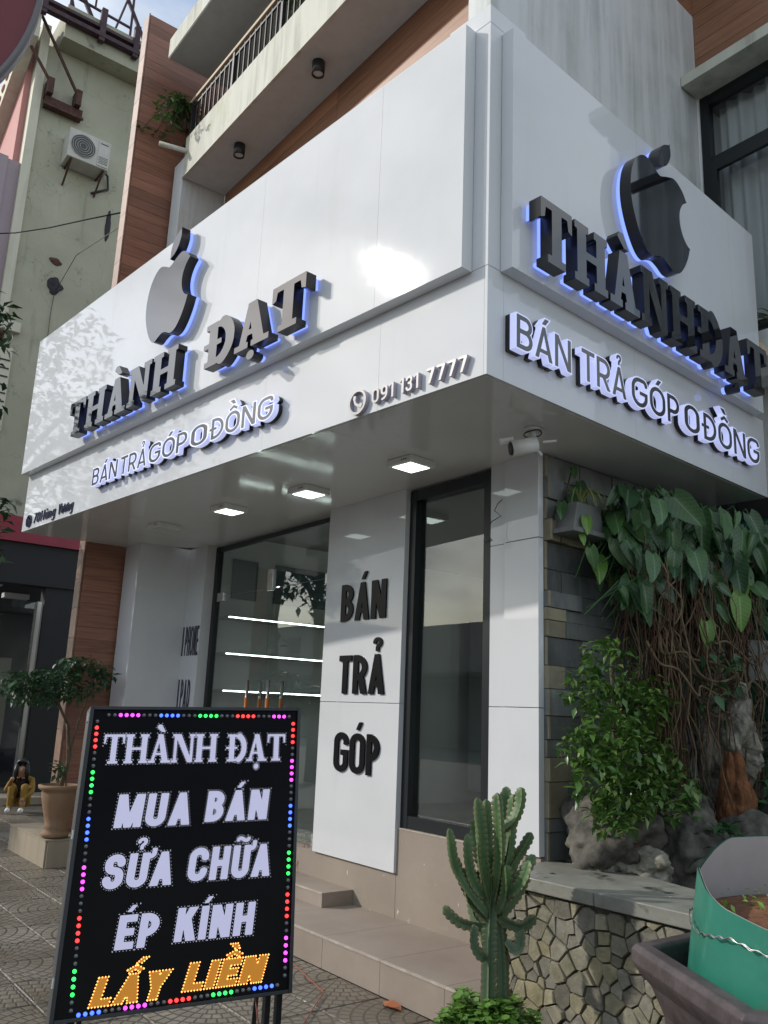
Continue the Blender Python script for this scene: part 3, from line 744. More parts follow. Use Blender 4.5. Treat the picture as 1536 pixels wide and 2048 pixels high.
# steps: tiles laid over a core
st1 = bx('step', MT['taupe_step'], shop, -8.40, -3.31, 3.165, 3.82, 0.0, .166)
x = -8.40; k = 0
xs = [-8.40, -7.66, -7.05, -6.44, -5.83, -5.22, -4.60, -4.03, -3.50, -3.305]
for a, b in zip(xs[:-1], xs[1:]):
    bx('riser_tile', MT['taupe_step'], st1, a+.0015, b-.0015, 3.150, 3.1645, .002, .168)
    bx('tread_tile', MT['taupe_step'], st1, a+.0015, b-.0015, 3.160, 3.823, .1665, .178)
    MB().box(a+.0015, b-.0015, 3.145, 3.1595, .1685, .1795).build('nosing', MT['nosing'], st1)
st2 = bx('step', MT['taupe_step'], shop, -8.40, -5.247, 3.575, 3.826, .1785, .262)
xs = [-8.40, -7.66, -7.05, -6.44, -5.83, -5.233]
for a, b in zip(xs[:-1], xs[1:]):
    bx('riser_tile', MT['taupe_step'], st2, a+.0015, b-.0015, 3.561, 3.5745, .1785, .262)
    bx('tread_tile', MT['taupe_step'], st2, a+.0015, b-.0015, 3.571, 3.8305, .2625, .272)
    bx('nosing', MT['nosing'], st2, a+.0015, b-.0015, 3.556, 3.5705, .2625, .2735)
bx('riser_tile', MT['taupe_wall'], st2, -5.2465, -5.2335, 3.576, 3.826, .1790, .2620)
# fin wall: core + plank cladding
fin = bx('fin_wall', MT['plank_front'], shop, -9.05, -8.885, 2.835, 3.95, 0, 9.70)
PL = MB().box(0, .014, 0, 1.105, 0, .1215).mesh('plank', MT['plank'])
PF = MB().box(0, .176, 0, .016, 0, .30).mesh('face_tile', MT['plank_front'])
z = 0.0
while z < 9.6:
    inst('plank', PL, fin, (-8.884, 2.838, z+.001)); z += .1245
z = 0
while z < 9.45: inst('face_tile', PF, fin, (-9.047, 2.817, z+.001)); z += .304
# upper brown wall under balcony
uw = bx('upper_wall', MT['plank_warm'], shop, -8.50, -3.70, 3.875, 4.0, 4.6, 7.48)
PU = MB().box(0, 2.385, 0, .02, 0, .196).mesh('plank', MT['plank_warm'])
for r in range(14):
    for c in range(2):
        inst('plank', PU, uw, (-8.49+c*2.39, 3.852, 4.68+r*.2))
# balcony
bal = bx('balcony', MT['stain_conc'], shop, -8.52, -3.72, 3.31, 3.40, 7.485, 8.005)
bx('balcony_soffit', MT['soffit_conc'], bal, -8.515, -3.72, 3.318, 4.6, 7.475, 7.62)
bx('drip_edge', MT['stain_conc'], bal, -8.52, -3.72, 3.300, 3.335, 7.462, 7.484)
bx('rail_cap', MT['handrail'], bal, -8.70, -3.72, 3.325, 3.395, 8.50, 8.545, bevel=.006)
for zz in (8.03, 8.435): bx('rail', MT['dark_metal'], bal, -8.52, -3.72, 3.345, 3.365, zz, zz+.025)
BR_ = MB().box(-.008, .008, -.008, .008, 0, .48).mesh('baluster', MT['dark_metal'])
BP = MB().box(-.02, .02, -.02, .02, 0, .497).mesh('rail_post', MT['dark_metal'])
xx = -8.50; kk = 0
while xx < -4.8:
    inst('rail_post' if kk % 9 == 0 else 'baluster', BP if kk % 9 == 0 else BR_, bal, (xx, 3.355, 8.006)); xx += .115; kk += 1
bx('left_pier', MT['stain_white'], shop, -8.80, -8.525, 3.315, 3.86, 4.6, 7.76)
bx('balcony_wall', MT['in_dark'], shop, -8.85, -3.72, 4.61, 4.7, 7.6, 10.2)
MB().tube([(-8.44, 3.40, 7.78), (-8.47, 3.30, 7.80), (-8.60, 3.02, 7.84)], .028, 10).build('drain_pipe', MT['stain_conc'], shop, True)
for p in ((-5.968, 3.53), (-7.55, 3.54)):
    sl = MB().lathe((p[0], p[1], 7.34), [(.0, .135), (.062, .134), (.062, .0), (.05, .0), (.05, .02)], 20).build('spot_lamp', MT['dark_metal'], shop, True)
    MB().lathe((p[0], p[1], 7.357), [(.049, 0), (.0, .002)], 16).build('lens', MT['lamp_off'], sl)
up = bx('upper_balcony', MT['stain_conc'], shop, -8.62, -4.6, 3.02, 3.10, 9.02, 9.28)
bx('balcony_soffit', MT['soffit_conc'], up, -8.615, -4.6, 3.028, 4.6, 9.01, 9.16)
# corner pier and stained side wall above the sign
bx('corner_pier', MT['stain_white'], shop, -3.705, -3.484, 3.372, 3.74, 4.6, 9.8)
MB().hexa([(-3.68, 3.741, 4.6), (-3.497, 3.741, 4.6), (-3.605, 6.05, 4.6), (-3.80, 6.05, 4.6), (-3.68, 3.741, 7.95), (-3.497, 3.741, 7.95), (-3.605, 6.05, 7.80), (-3.80, 6.05, 7.80)]).build('side_wall', MT['stain_white'], shop)
MB().hexa([(-3.90, 3.75, 7.9), (-3.72, 3.75, 7.9), (-3.82, 6.06, 7.7), (-4.0, 6.06, 7.7), (-3.90, 3.75, 10), (-3.72, 3.75, 10), (-3.82, 6.06, 10), (-4.0, 6.06, 10)]).build('side_wall', MT['plank'], shop)
# stone clad side wall
a2 = R(2.7); SW = Fr((-3.482, 3.862, 0), (-math.sin(a2), math.cos(a2), 0), Z, (math.cos(a2), math.sin(a2), 0))
stw = MB().fbox(SW, .0, 2.25, .2, 3.3, -.12, 0).build('stone_wall', MT['slate'], shop)
rs = random.Random(5); z = .705; row = 0
while z < 3.10:
    h = min(rs.choice((.075, .10, .135, .155, .17, .20)), 3.112-z); a = -.005
    while a < 2.2:
        L = rs.choice((.17, .19, .34, .36, .38, .42)); L = min(L, 2.22-a)
        beige = (a < .25 and rs.random() < .42) or rs.random() < .04
        if beige: L = min(L, .19)
        pr = rs.uniform(.006, .026)+(.022 if rs.random() < .22 else 0) + (.012 if beige else 0)
        MB().fbox(SW, a+.0015, a+L-.0015, z+.0015, z+h-.0015, .0005, pr).build('stone_tile', MT['slate_beige'] if beige else MT['slate'], stw, bevel=.0025)
        if a < 0: MB().fbox(SW, a+.002, a+.018, z+.004, z+h-.003, pr+.0005, pr+.010).build('stone_tile', MT['slate_edge'], stw)
        a += L
    z += h; row += 1

# ------------------------------------------------------------------ right wing of the building (faces the street, behind the garden)
wing = thing('wing_building', (-2, 6.1, 0), 'rear wing with brown plank wall, mouldy ledge and black curtained window', 'building')
bx('lower_wall', MT['in_dark'], wing, -3.60, -1.55, 6.06, 6.4, 0, 3.2)
bx('band_wall', MT['stain_white'], wing, -3.60, -1.55, 6.06, 6.4, 3.2, 4.3)
tw = bx('tile_wall', MT['void'], wing, -3.46, -2.2, 6.045, 6.06, 1.55, 3.2)
GT = MB().box(-.058, .058, 0, .012, 0, .24).mesh('wall_tile', MT['green_tile'])
for i in range(10):
    for j in range(6): inst('wall_tile', GT, tw, (-3.39+i*.12, 6.032, 1.56+j*.245))
bx('glass_panel', MT['grey_board'], wing, -3.42, -2.2, 6.03, 6.05, .6, 1.54)
bx('post', MT['void'], wing, -3.56, -3.47, 5.96, 6.05, .3, 3.2)
bx('plank_wall', MT['plank_warm'], wing, -4.4, -3.602, 6.07, 6.4, 7.5, 10)
pwu = bx('plank_wall', MT['plank_warm'], wing, -3.60, -1.55, 6.06, 6.4, 7.15, 10)
PW = MB().box(0, 2.05, 0, .02, 0, .156).mesh('plank', MT['plank_warm'])
for r in range(16): inst('plank', PW, pwu, (-3.60, 6.038, 7.17+r*.16))
bx('ledge', MT['ledge_conc'], wing, -3.585, -1.55, 5.775, 6.06, 6.90, 7.0)
bx('reveal', MT['stain_white'], wing, -3.60, -3.575, 6.02, 6.3, 4.3, 6.9)
wn_ = bx('window', MT['frame'], wing, -3.572, -3.492, 6.03, 6.10, 4.55, 6.898)
for a in ((-3.491, -1.6, 6.035, 6.098, 6.80, 6.897), (-3.491, -1.6, 6.035, 6.098, 6.19, 6.27), (-3.491, -1.6, 6.035, 6.098, 4.55, 4.63), (-2.86, -2.79, 6.033, 6.099, 4.631, 6.799)):
    bx('frame_bar', MT['frame'], wn_, *a)
MB().hexa([(-3.48, 5.93, 4.80), (-2.87, 5.93, 4.80), (-2.87, 5.97, 4.80), (-3.48, 5.97, 4.80), (-3.48, 6.02, 6.17), (-2.87, 6.02, 6.17), (-2.87, 6.032, 6.17), (-3.48, 6.032, 6.17)])
for x0, x1 in ((-3.478, -3.425), (-2.93, -2.875)):
    MB().hexa([(x0, 5.985, 4.7), (x1, 5.985, 4.7), (x1, 6.028, 4.7), (x0, 6.028, 4.7), (x0, 5.992, 6.18), (x1, 5.992, 6.18), (x1, 6.030, 6.18), (x0, 6.030, 6.18)]).build('sash_bar', MT['frame'], wn_)
bx('sash_bar', MT['frame'], wn_, -3.424, -2.931, 5.99, 6.028, 6.10, 6.18)
bx('pane', MT['glass_dark'], wn_, -3.490, -1.6, 6.066, 6.074, 4.631, 6.189)
bx('pane', MT['glass_dark'], wn_, -3.490, -1.6, 6.066, 6.074, 6.271, 6.799)
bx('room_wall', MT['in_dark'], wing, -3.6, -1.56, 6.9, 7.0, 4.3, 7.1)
bx('room_ceiling', MT['in_wall'], wing, -3.6, -1.56, 6.42, 6.9, 7.0, 7.1)
bx('lintel', MT['in_dark'], wing, -3.57, -1.56, 6.105, 6.4, 6.87, 7.14)
bx('room_side', MT['in_wall'], wing, -3.6, -3.576, 6.301, 6.9, 4.3, 6.99)
bx('room_floor', MT['in_floor'], wing, -3.57, -1.56, 6.41, 6.9, 4.2, 4.3)
cm = MB(); n = 150; V = []
for i in range(n+1):
    x = -3.5+i*.0125; y = 6.22+.028*math.sin(i*.62)+.018*math.sin(i*.27+1); V += [(x, y, 4.4), (x, y-.01, 6.86)]
cm.add(V, [(2*i, 2*i+2, 2*i+3, 2*i+1) for i in range(n)]); cm.add([(v[0], v[1]+.012, v[2]) for v in V], [(2*i+1, 2*i+3, 2*i+2, 2*i) for i in range(n)])
cm.build('curtain', MT['curtain'], wing, True)

# ================================================================== FASCIA SIGN
a5 = R(5.0)
S_ = Vector((math.cos(a5), math.sin(a5), 0)); T_ = Vector((-math.sin(a5), math.cos(a5), 0)); NF = -T_; NR = S_
CN = Vector((-2.794, 2.706, 0))
sign = thing('fascia_sign', (-2.794, 2.706, 3.12), 'glossy white corner fascia box with raised panels and back-lit black lettering', 'sign')
FF = Fr(CN, S_, Z, NF); FR = Fr(CN, T_, Z, NR)
def fpan(name, fr, a0, a1, b0, b1, c0, c1, mat='acp', bevel=0): return MB().fbox(fr, a0, a1, b0, b1, c0, c1).build(name, MT[mat], sign, bevel=bevel)
G_ = .0008
# lower band
ed = [-6.10, -5.36, -4.14, -2.97, -1.91, -.79, -.0]
for a, b in zip(ed[:-1], ed[1:]): fpan('fascia_panel', FF, a+(G_ if a != ed[0] else 0), b-(G_ if b else .0215), 3.12, 3.703, -.02, 0)
ed = [.0, .125, 1.345, 2.565, 3.10]
for a, b in zip(ed[:-1], ed[1:]): fpan('fascia_panel', FR, a+(G_ if a else .0), b-G_, 3.12, 3.703, -.02, 0)
# corner column and cap
fpan('corner_panel', FF, -.30, 0, 3.7065, 5.150, -.30, 0); fpan('corner_cap', FF, -.30, .0, 5.1535, 5.265, -.30, .001)
# raised panels
ed = [-6.10, -5.52, -4.30, -3.15, -1.98, -.765, -.105]
for a, b in zip(ed[:-1], ed[1:]): fpan('raised_panel', FF, a+(G_ if a != ed[0] else 0), b-(G_ if b != ed[-1] else 0), 3.700, 5.150, .003, .08)
ed = [.095, 1.315, 2.535, 2.935]
for a, b in zip(ed[:-1], ed[1:]): fpan('raised_panel', FR, a+(G_ if a != ed[0] else 0), b-(G_ if b != ed[-1] else 0), 3.700, 5.125, .003, .08)
fpan('back_panel', FF, -6.08, -.31, 3.71, 5.13, -.25, -.002, 'soffit_conc'); fpan('back_panel', FR, .01, 2.92, 3.71, 5.10, -.25, -.002, 'soffit_conc')
# soffit panels (strips across the porch)
def clip(poly, a, b, c):   # keep a*x+b*y<=c
    out = []
    for i in range(len(poly)):
        p, q = poly[i-1], poly[i]; dp, dq = a*p[0]+b*p[1]-c, a*q[0]+b*q[1]-c
        if (dp <= 0) != (dq <= 0):
            t = dp/(dp-dq); out.append((p[0]+(q[0]-p[0])*t, p[1]+(q[1]-p[1])*t))
        if dq <= 0: out.append(q)
    return out
def w2(a, c): v = FF.p(a, 0, -c); return (v.x, v.y)
front_strip = [w2(-6.10, .0205), w2(-.0205, .0205), (-3.20, 3.97), (-8.03, 3.97), (-8.835, 3.26)]
right_strip = [w2(-.0205, .0205), w2(-.0205, 3.10), (-3.545, 5.76), (-3.47, 3.97), (-3.20, 3.97)]
def strips(poly, cuts, ax):
    for c0, c1 in zip(cuts[:-1], cuts[1:]):
        q = clip(clip(poly, ax[0], ax[1], c1-G_), -ax[0], -ax[1], -(c0+G_))
        if len(q) > 2: MB().prism(q, 3.118, 3.15).build('soffit_panel', MT['acp_soffit'], sign)
strips(front_strip, [-12, -7.6, -6.38, -5.16, -3.94, -1], (1, .04)); strips(right_strip, [1, 4.05, 4.72, 8], (.04, 1))

# lettering makers
def mk_black(parent, base, halo=True):
    def f(ch, L, fn):
        mb = MB(); slabmesh(mb, L(0), fn, base+.030, base+.105, 0, 1)
        o = mb.build('letter', [MT['black_gloss'], MT['black_side']], parent)
        hb = MB(); slabmesh(hb, L(-.012), fn, base+.002, base+.0295); hb.build('halo', MT['halo'], o)
    return f
def mk_lit(parent, base):
    def f(ch, L, fn):
        mb = MB(); slabmesh(mb, L(.0075), fn, base+.002, base+.030); o = mb.build('letter', MT['black_side'], parent)
        mb = MB(); slabmesh(mb, L(.0075), fn, base+.0305, base+.068); mb.build('lit_rim', MT['lit_white'], o)
        mb = MB(); slabmesh(mb, L(.0), fn, base+.0675, base+.0695); mb.build('face', MT['grey_face'], o)
    return f
def mk_flat(parent, mats, d0, d1):
    def f(ch, L, fn):
        mb = MB(); slabmesh(mb, L(0), fn, d0, d1, 0, 1); mb.build('letter', mats, parent)
    return f
SER = dict(w=.245, f=1.0, s=.13, e=.10, t=.16)
LIT = dict(w=.135, f=1.12)
for fr, pan, w1, w2_, zz, zl in ((FF, .08, (-4.74, -2.82), (-2.42, -1.28), (3.765, 4.085), (3.285, 3.435)), (FR, .08, (.19, 1.775), (1.81, 2.79), (3.75, 4.10), (3.29, 3.465))):
    write(fr, 'THÀNH', *w1, *zz, SER, mk_black(sign, pan), True, .07)
    write(fr, 'ĐẠT', *w2_, *zz, SER, mk_black(sign, pan), True, .04)
for a0, a1, word in ((-4.36, -3.89, 'BÁN'), (-3.83, -3.39, 'TRẢ'), (-3.345, -2.775, 'GÓP'), (-2.715, -2.50, '0'), (-2.44, -1.71, 'ĐỒNG')):
    write(FF, word, a0, a1, 3.285, 3.435, LIT, mk_lit(sign, 0), False, .12)
for a0, a1, word in ((.145, .60, 'BÁN'), (.70, 1.135, 'TRẢ'), (1.195, 1.735, 'GÓP'), (1.80, 1.99, '0'), (2.045, 2.845, 'ĐỒNG')):
    write(FR, word, a0, a1, 3.288, 3.468, LIT, mk_lit(sign, 0), False, .12)
PH = dict(w=.15, f=1.05)
MT['dull_side'] = simple('lavender_grey_acrylic', (.40, .37, .44), .4)
for a0, a1, word in ((-.81, -.635, '091'), (-.585, -.445, '131'), (-.385, -.105, '7777')):
    write(FF, word, a0, a1, 3.157, 3.242, PH, mk_flat(sign, [MT['dull_face'], MT['dull_side']], .002, .028), False, .17)
AD = dict(w=.12, f=1.0)
for a0, a1, word in ((-5.80, -5.65, '70'), (-5.62, -5.27, 'Hùng'), (-5.20, -4.87, 'Vương')):
    write(FF, word, a0, a1, 3.165, 3.265, AD, mk_flat(sign, [MT['navy'], MT['navy']], .002, .010), False, .20, .15)
def loop_obj(name, fr, loops, d0, d1, mats, parent=sign, front=0, side=0):
    mb = MB(); slabmesh(mb, loops, lambda x, y, d: fr.p(x, y, d), d0, d1, front, side); return mb.build(name, mats, parent)
def circ(cx, cy, r, n=28, cw=False):
    P = [(cx+r*math.cos(2*math.pi*i/n), cy+r*math.sin(2*math.pi*i/n)) for i in range(n)]; return P[::-1] if cw else P
def canvas_loops(draw, x, y, s):
    g = G(1.0, -.1, 1.1, .1); draw(g); return [[(x+(px-.5)*s, y+(py-.5)*s) for px, py in simplify(P, .004)] for P in contours(g, 0)]
def phone(g): g.d = np.minimum(g.d, np.abs(np.hypot(g.X-.5, g.Y-.5)-.44)-.05); g.stroke([(.34, .70), (.36, .50), (.50, .36), (.70, .32)], .10, .12); g.line((.28, .70), (.42, .66), .15); g.line((.66, .26), (.74, .40), .15)
def house(g): g.d = np.minimum(g.d, np.abs(np.hypot(g.X-.5, g.Y-.5)-.44)-.055); g.poly((.22, .50), (.78, .50), (.5, .80)); g.rect(.30, .24, .43, .52); g.rect(.57, .24, .70, .52); g.rect(.3, .44, .7, .52)
loop_obj('phone_icon', FF, canvas_loops(phone, -.935, 3.200, .155), .002, .028, [MT['dull_face'], MT['dull_side']], front=0, side=1)
loop_obj('house_icon', FF, canvas_loops(house, -5.915, 3.205, .125), .002, .016, [MT['navy'], MT['navy']], front=0, side=1)
# apple-shaped emblem
def crom(P, n=5, closed=True):
    out = []; m = len(P)
    for i in range(m):
        p0, p1, p2, p3 = (np.array(P[(i+k) % m], float) for k in (-1, 0, 1, 2))
        for j in range(n):
            t = j/n; out.append(tuple(.5*((2*p1)+(p2-p0)*t+(2*p0-5*p1+4*p2-p3)*t*t+(3*p1-p0-3*p2+p3)*t**3)))
    return out
BODY = [(0, .36), (.12, .405), (.27, .45), (.40, .395), (.475, .31), (.475, .31), (.40, .245), (.345, .15), (.335, .04), (.37, -.07), (.44, -.145), (.505, -.175), (.505, -.175), (.46, -.29), (.38, -.42), (.28, -.515), (.17, -.535),
        (.07, -.495), (-.02, -.475), (-.11, -.50), (-.2, -.535), (-.3, -.49), (-.41, -.34), (-.49, -.14), (-.505, .05), (-.46, .24), (-.36, .38), (-.23, .44), (-.1, .40)]
LEAF = [(-.005, .47), (-.005, .47), (.00, .60), (.08, .72), (.205, .785), (.205, .785), (.215, .68), (.16, .565), (.08, .495)]
for fr, cx, cz, s in ((FF, -3.095, 4.575, .66), (FR, 1.40, 4.575, .68)):
    def place(P, k=1.0):
        c = np.mean(np.array(P), 0); return [(cx+(c[0]+(x-c[0])*k)*s, cz+(c[1]+(y-c[1])*k)*s) for x, y in P]
    for nm, P in (('apple_emblem', crom(BODY)), ('emblem_leaf', crom(LEAF))):
        o = loop_obj(nm, fr, [place(P)], .11, .185, [MT['black_gloss'], MT['black_side']], front=0, side=1)
        loop_obj('halo', fr, [place(P, .975 if nm != 'emblem_leaf' else .9)], .082, .1095, MT['halo'], o)

# pillar lettering on the wall (stuck-on acrylic)
PF_ = Fr((0, 3.803, 0), (1, 0, 0), Z, (0, -1, 0)); CON = dict(w=.155, f=.72)
for a0, a1, b0, b1, word in ((-5.515, -4.94, 2.175, 2.465, 'BÁN'), (-5.50, -4.925, 1.628, 1.915, 'TRẢ'), (-5.515, -4.955, 1.06, 1.345, 'GÓP')):
    write(PF_, word, a0, a1, b0, b1, CON, mk_flat(shop, [MT['black_matte'], MT['black_matte']], .001, .014), False, .06)
PF2 = Fr((0, 3.800, 0), (1, 0, 0), Z, (0, -1, 0))
for a0, a1, b0, b1, word in ((-8.415, -8.392, 1.99, 2.29, 'I'), (-8.345, -8.04, 1.99, 2.29, 'PHONE'), (-8.415, -8.392, 1.45, 1.75, 'I'), (-8.345, -8.13, 1.45, 1.75, 'PAD')):
    write(PF2, word, a0, a1, b0, b1, dict(w=.12, f=.72) if word != 'I' else dict(w=.3, f=1), mk_flat(shop, [MT['navy'], MT['black_side']], .001, .006), False, .15)

# ------------------------------------------------------------------ porch lamps and camera
lab = {0: 'lit square surface lamp on soffit nearest the fascia corner', 1: 'middle lit square lamp on soffit before the white pillar', 2: 'lit square lamp on soffit above the glass door', 3: 'unlit square soffit lamp beside the left white pillar'}
for i, (x, y) in enumerate(((-4.185, 3.377), (-5.294, 3.292), (-6.286, 3.144), (-7.407, 3.057))):
    t = thing('ceiling_lamp', (x, y, 3.117), lab[i], 'lamp', 'square lamps under the shop soffit')
    fl = Fr((x, y, 3.117), S_, -T_, (0, 0, -1))
    MB().fbox(fl, -.115, .115, -.115, .115, 0, .044).build('housing', MT['white_plastic'], t, bevel=.004)
    MB().fbox(fl, -.086, .086, -.086, .086, .0445, .047).build('diffuser', MT['lamp_on'] if i < 3 else MT['lamp_off'], t)
    for k in (.03, .05, .07): MB().fbox(fl, k-.006, k+.006, .1152, .1165, .018, .026).build('vent_slot', MT['black_plastic'], t)
cctv = thing('security_camera', (-3.19, 3.46, 3.117), 'white bullet security camera with coiled cable under right soffit', 'camera')
c0 = Vector((-3.19, 3.46, 3.117))
MB().lathe(c0, [(0, 0), (.05, 0), (.05, -.015), (.02, -.022), (.017, -.07), (0, -.07)], 20).build('mount', MT['white_plastic'], cctv, True)
cb = MB().tube([c0+Vector(p) for p in ((.03, -.00, -.10), (-.05, -.12, -.135))], [.045, .047], 18).build('body', MT['white_plastic'], cctv, True)
MB().tube([c0+Vector(p) for p in ((-.05, -.12, -.1352), (-.055, -.128, -.137))], [.042, .038], 18).build('lens', MT['black_plastic'], cb, True)
MB().tube([c0+Vector(p) for p in ((-.045, -.115, -.082), (-.088, -.18, -.10))], [.02, .02], 6).build('hood', MT['white_plastic'], cb)
for s in (-1, 1): MB().tube([c0+Vector((.03+.03*s, .02*s, -.09)), c0+Vector((.07+.035*s, .06+.02*s, -.16+.08*(s > 0)))], .008, 8).build('antenna', MT['white_plastic'], cctv)
MB().tube([c0+Vector((.05*math.cos(a), .05*math.sin(a), -.02-.02*math.sin(a*.5))) for a in [i*.35 for i in range(19)]], .004, 5).build('cable', MT['black_plastic'], cctv)
wl = MB().tube([(-3.765, 3.80, 2.86), (-3.775, 3.77, 2.83), (-3.785, 3.75, 2.78), (-3.765, 3.79, 2.75), (-3.80, 3.74, 2.71), (-3.825, 3.73, 2.65), (-3.81, 3.72, 2.60), (-3.78, 3.73, 2.585), (-3.80, 3.71, 2.57), (-3.84, 3.72, 2.575), (-3.80, 3.74, 2.60)], .003, 5).build('loose_wire', MT['black_plastic'], None, True)
tag(wl, 'thin black wire curling out of the white corner column', 'wire')

# ================================================================== LED BOARD ON THE PAVEMENT
P_BL = Vector((-3.40, 1.184, .358)); U_ = Vector((.199, .872, .027)); V_ = Vector((-.203, .117, 1.12))
BW, BH = U_.length, V_.length
un = U_.normalized(); vn = (V_ - un*V_.dot(un)*.25).normalized(); nn = un.cross(vn).normalized()
board = thing('led_sign_board', (P_BL.x+.1, P_BL.y+.4, 0), 'black LED notice board with glowing white and orange lettering on pavement', 'sign')
FB = Fr(P_BL, un*BW, vn*BH, nn)   # a, b in 0..1, c in metres
def fb(name, mat, a0, a1, b0, b1, c0, c1, parent=board, **kw): return MB().fbox(FB, a0, a1, b0, b1, c0, c1).build(name, MT[mat], parent, **kw)
MT['board_face'] = simple('black_gloss_sheet', (.002, .002, .003), .2, (.004, .004, .005), 2, spec=.06)
MT['led_off'] = simple('unlit_led_bulb', (.16, .17, .18), .2)
MT['led_text'] = emis('white_lit_sheet', (.58, .58, .88), .34, (.30, .30, .33))
MT['led_orange'] = emis('orange_lit_sheet', (.85, .33, .01), .24, (.30, .12, .01))
MT['led_orange_pt'] = emis('orange_led_point', (1.0, .42, .10), 1.9)
MT['led_white_pt'] = emis('grey_led_point', (.6, .62, .75), .30, (.3, .3, .33))
LEDC = {'r': emis('red_led', (1, .03, .03), 2.4), 'g': emis('green_led', (.03, 1, .12), 1.6), 'b': emis('blue_led', (.04, .10, 1), 2.6), 'm': emis('magenta_led', (.9, .06, 1), 2.0), '.': MT['led_off']}
MT['cabinet'] = simple('dull_grey_aluminium', (.13, .13, .135), .4, (.09, .09, .095), 5, metal=.6)
fb('cabinet', 'cabinet', -.028, 1.0, 0, 1.0, -.125, -.012)
fb('face_sheet', 'board_face', -.012, .984, .012, .988, -.0115, -.008)
for a in ((-.028, -.011, 0, 1.0), (.9835, 1.0, 0, 1.0)): fb('frame_bar', 'frame', *a, -.0119, .004, bevel=.002)
for b in ((0, .0125), (.9875, 1.0)): fb('frame_bar', 'frame', -.0108, .9833, *b, -.0117, .0035, bevel=.002)
for i, b in enumerate((.10, .55, .95)): MB().fbox(FB, -.034, -.028, b, b+.03, -.06, -.03).build('latch', MT['steel'], board)
for a in (.90, .955, .06, .01):   # legs under both ends
    q = FB.p(a, .0, -.05); MB().box(q.x-.012, q.x+.012, q.y-.012, q.y+.012, 0, q.z+.02).build('leg', MT['frame'], board)
for a in (.05, .93):              # rear props
    q = FB.p(a, .7, -.095); MB().tube([q, (q.x-.42, q.y+.2, .01)], .012, 6).build('prop', MT['frame'], board)
dots = []; odots = []
def mk_board(mat, store):
    def f(ch, L, fn):
        mb = MB(); slabmesh(mb, L(0), fn, -.0078, -.0045); mb.build('letter', MT[mat], board)
        for lp in L(.0045 if store is dots else 0):
            n = len(lp)
            for i in range(n):
                p, q = fn(*lp[i], -.0045), fn(*lp[(i+1) % n], -.0045); k = max(1, round((q-p).length/(.0125 if store is dots else .0115)))
                store.extend(p.lerp(q, j/k) for j in range(k))
    return f
FBm = FB
def bwrite(word, a0, a1, b0, b1, st, mk, ser=False, gap=.1, slant=0):
    lay, tot = layout(word, st, ser, gap); sx = (a1-a0)/tot; H = b1-b0
    for ch, x, W in lay:
        def fn(px, py, d, x=x): return FB.p(a0+(x+px)*sx+slant*py, b0+py*H, d)
        mk(ch, lambda lev, ch=ch: letter_loops(ch, st, lev/(H*BH), ser)[0], fn)
SB = dict(w=.215, f=1.0, s=.085, e=.09, t=.10); BD = dict(w=.215, f=.92); ORG = dict(w=.26, f=1.05)
bwrite('THÀNH', .052, .582, .797, .900, SB, mk_board('led_text', dots), True, .03); bwrite('ĐẠT', .632, .925, .797, .898, SB, mk_board('led_text', dots), True, .02)
for w, a0, a1, b0, b1 in (('MUA', .136, .475, .578, .690), ('BÁN', .545, .845, .584, .692), ('SỬA', .112, .415, .382, .492), ('CHỮA', .482, .872, .387, .498), ('ÉP', .196, .372, .193, .298), ('KÍNH', .447, .802, .199, .305)):
    bwrite(w, a0, a1, b0, b1, BD, mk_board('led_text', dots), False, .09, .012)
for w, a0, a1, b0, b1 in (('LẤY', .118, .425, .034, .118), ('LIỀN', .500, .855, .046, .130)):
    bwrite(w, a0, a1, b0, b1, ORG, mk_board('led_orange', odots), False, .07, .03)
def dotmesh(pts, r, mat, name):
    mb = MB()
    for p in pts:
        mb.add([p+un*r, p-un*r, p+vn*r, p-vn*r, p+nn*r*1.4], [(0, 2, 4), (2, 1, 4), (1, 3, 4), (3, 0, 4)])
    o = mb.build(name, mat, board); o['kind'] = 'stuff'; return o
dotmesh(dots, .0020, MT['led_white_pt'], 'letter_leds'); dotmesh(odots, .0034, MT['led_orange_pt'], 'orange_letter_leds')
LM = {}
for c, m in LEDC.items():
    mb = MB(); mb.lathe((0, 0, 0), [(.0075, 0), (.0075, .004), (.0055, .009), (.0, .011)], 10); LM[c] = mb.mesh('border_led', m, smooth=True)
qrot = Matrix((un, vn, nn)).transposed().to_euler()
def run(a0, b0, a1, b1, seq):
    n = len(seq)
    for i, c in enumerate(seq):
        t = (i+.5)/n; inst('border_led', LM[c], board, FB.p(a0+(a1-a0)*t, b0+(b1-b0)*t, -.0078), qrot)
run(.045, .970, .955, .966, '.'+'.mmmm...bbbb...gggg...rrrr...mmm.')
run(.010, .958, .052, .022, '.'+'rrrr...gggg...bbbb...mmmm...rrrr...gggg..')
run(.965, .950, .965, .045, 'rrrr..mmmm...bbbb...gggg..rrrr..mmmm..')
run(.070, .018, .945, .030, 'bbbb...mmmm...rrrr...gggg...bbbb.')
ec = MB().tube([FB.p(.86, .02, -.11), (-3.30, 1.98, .20), (-3.34, 2.0, .05), (-3.6, 2.3, .012), (-4.2, 2.9, .012), (-4.9, 3.08, .012), (-5.25, 3.10, .02), (-5.45, 3.13, .19), (-5.9, 3.5, .20), (-6.0, 3.57, .29), (-6.0, 3.82, .30), (-5.95, 3.86, .47), (-6.05, 3.90, .48)], .0032, 6).build('extension_cable', MT['copper'], None, True)
tag(ec, 'thin orange extension cable running from LED board up the steps', 'cable')

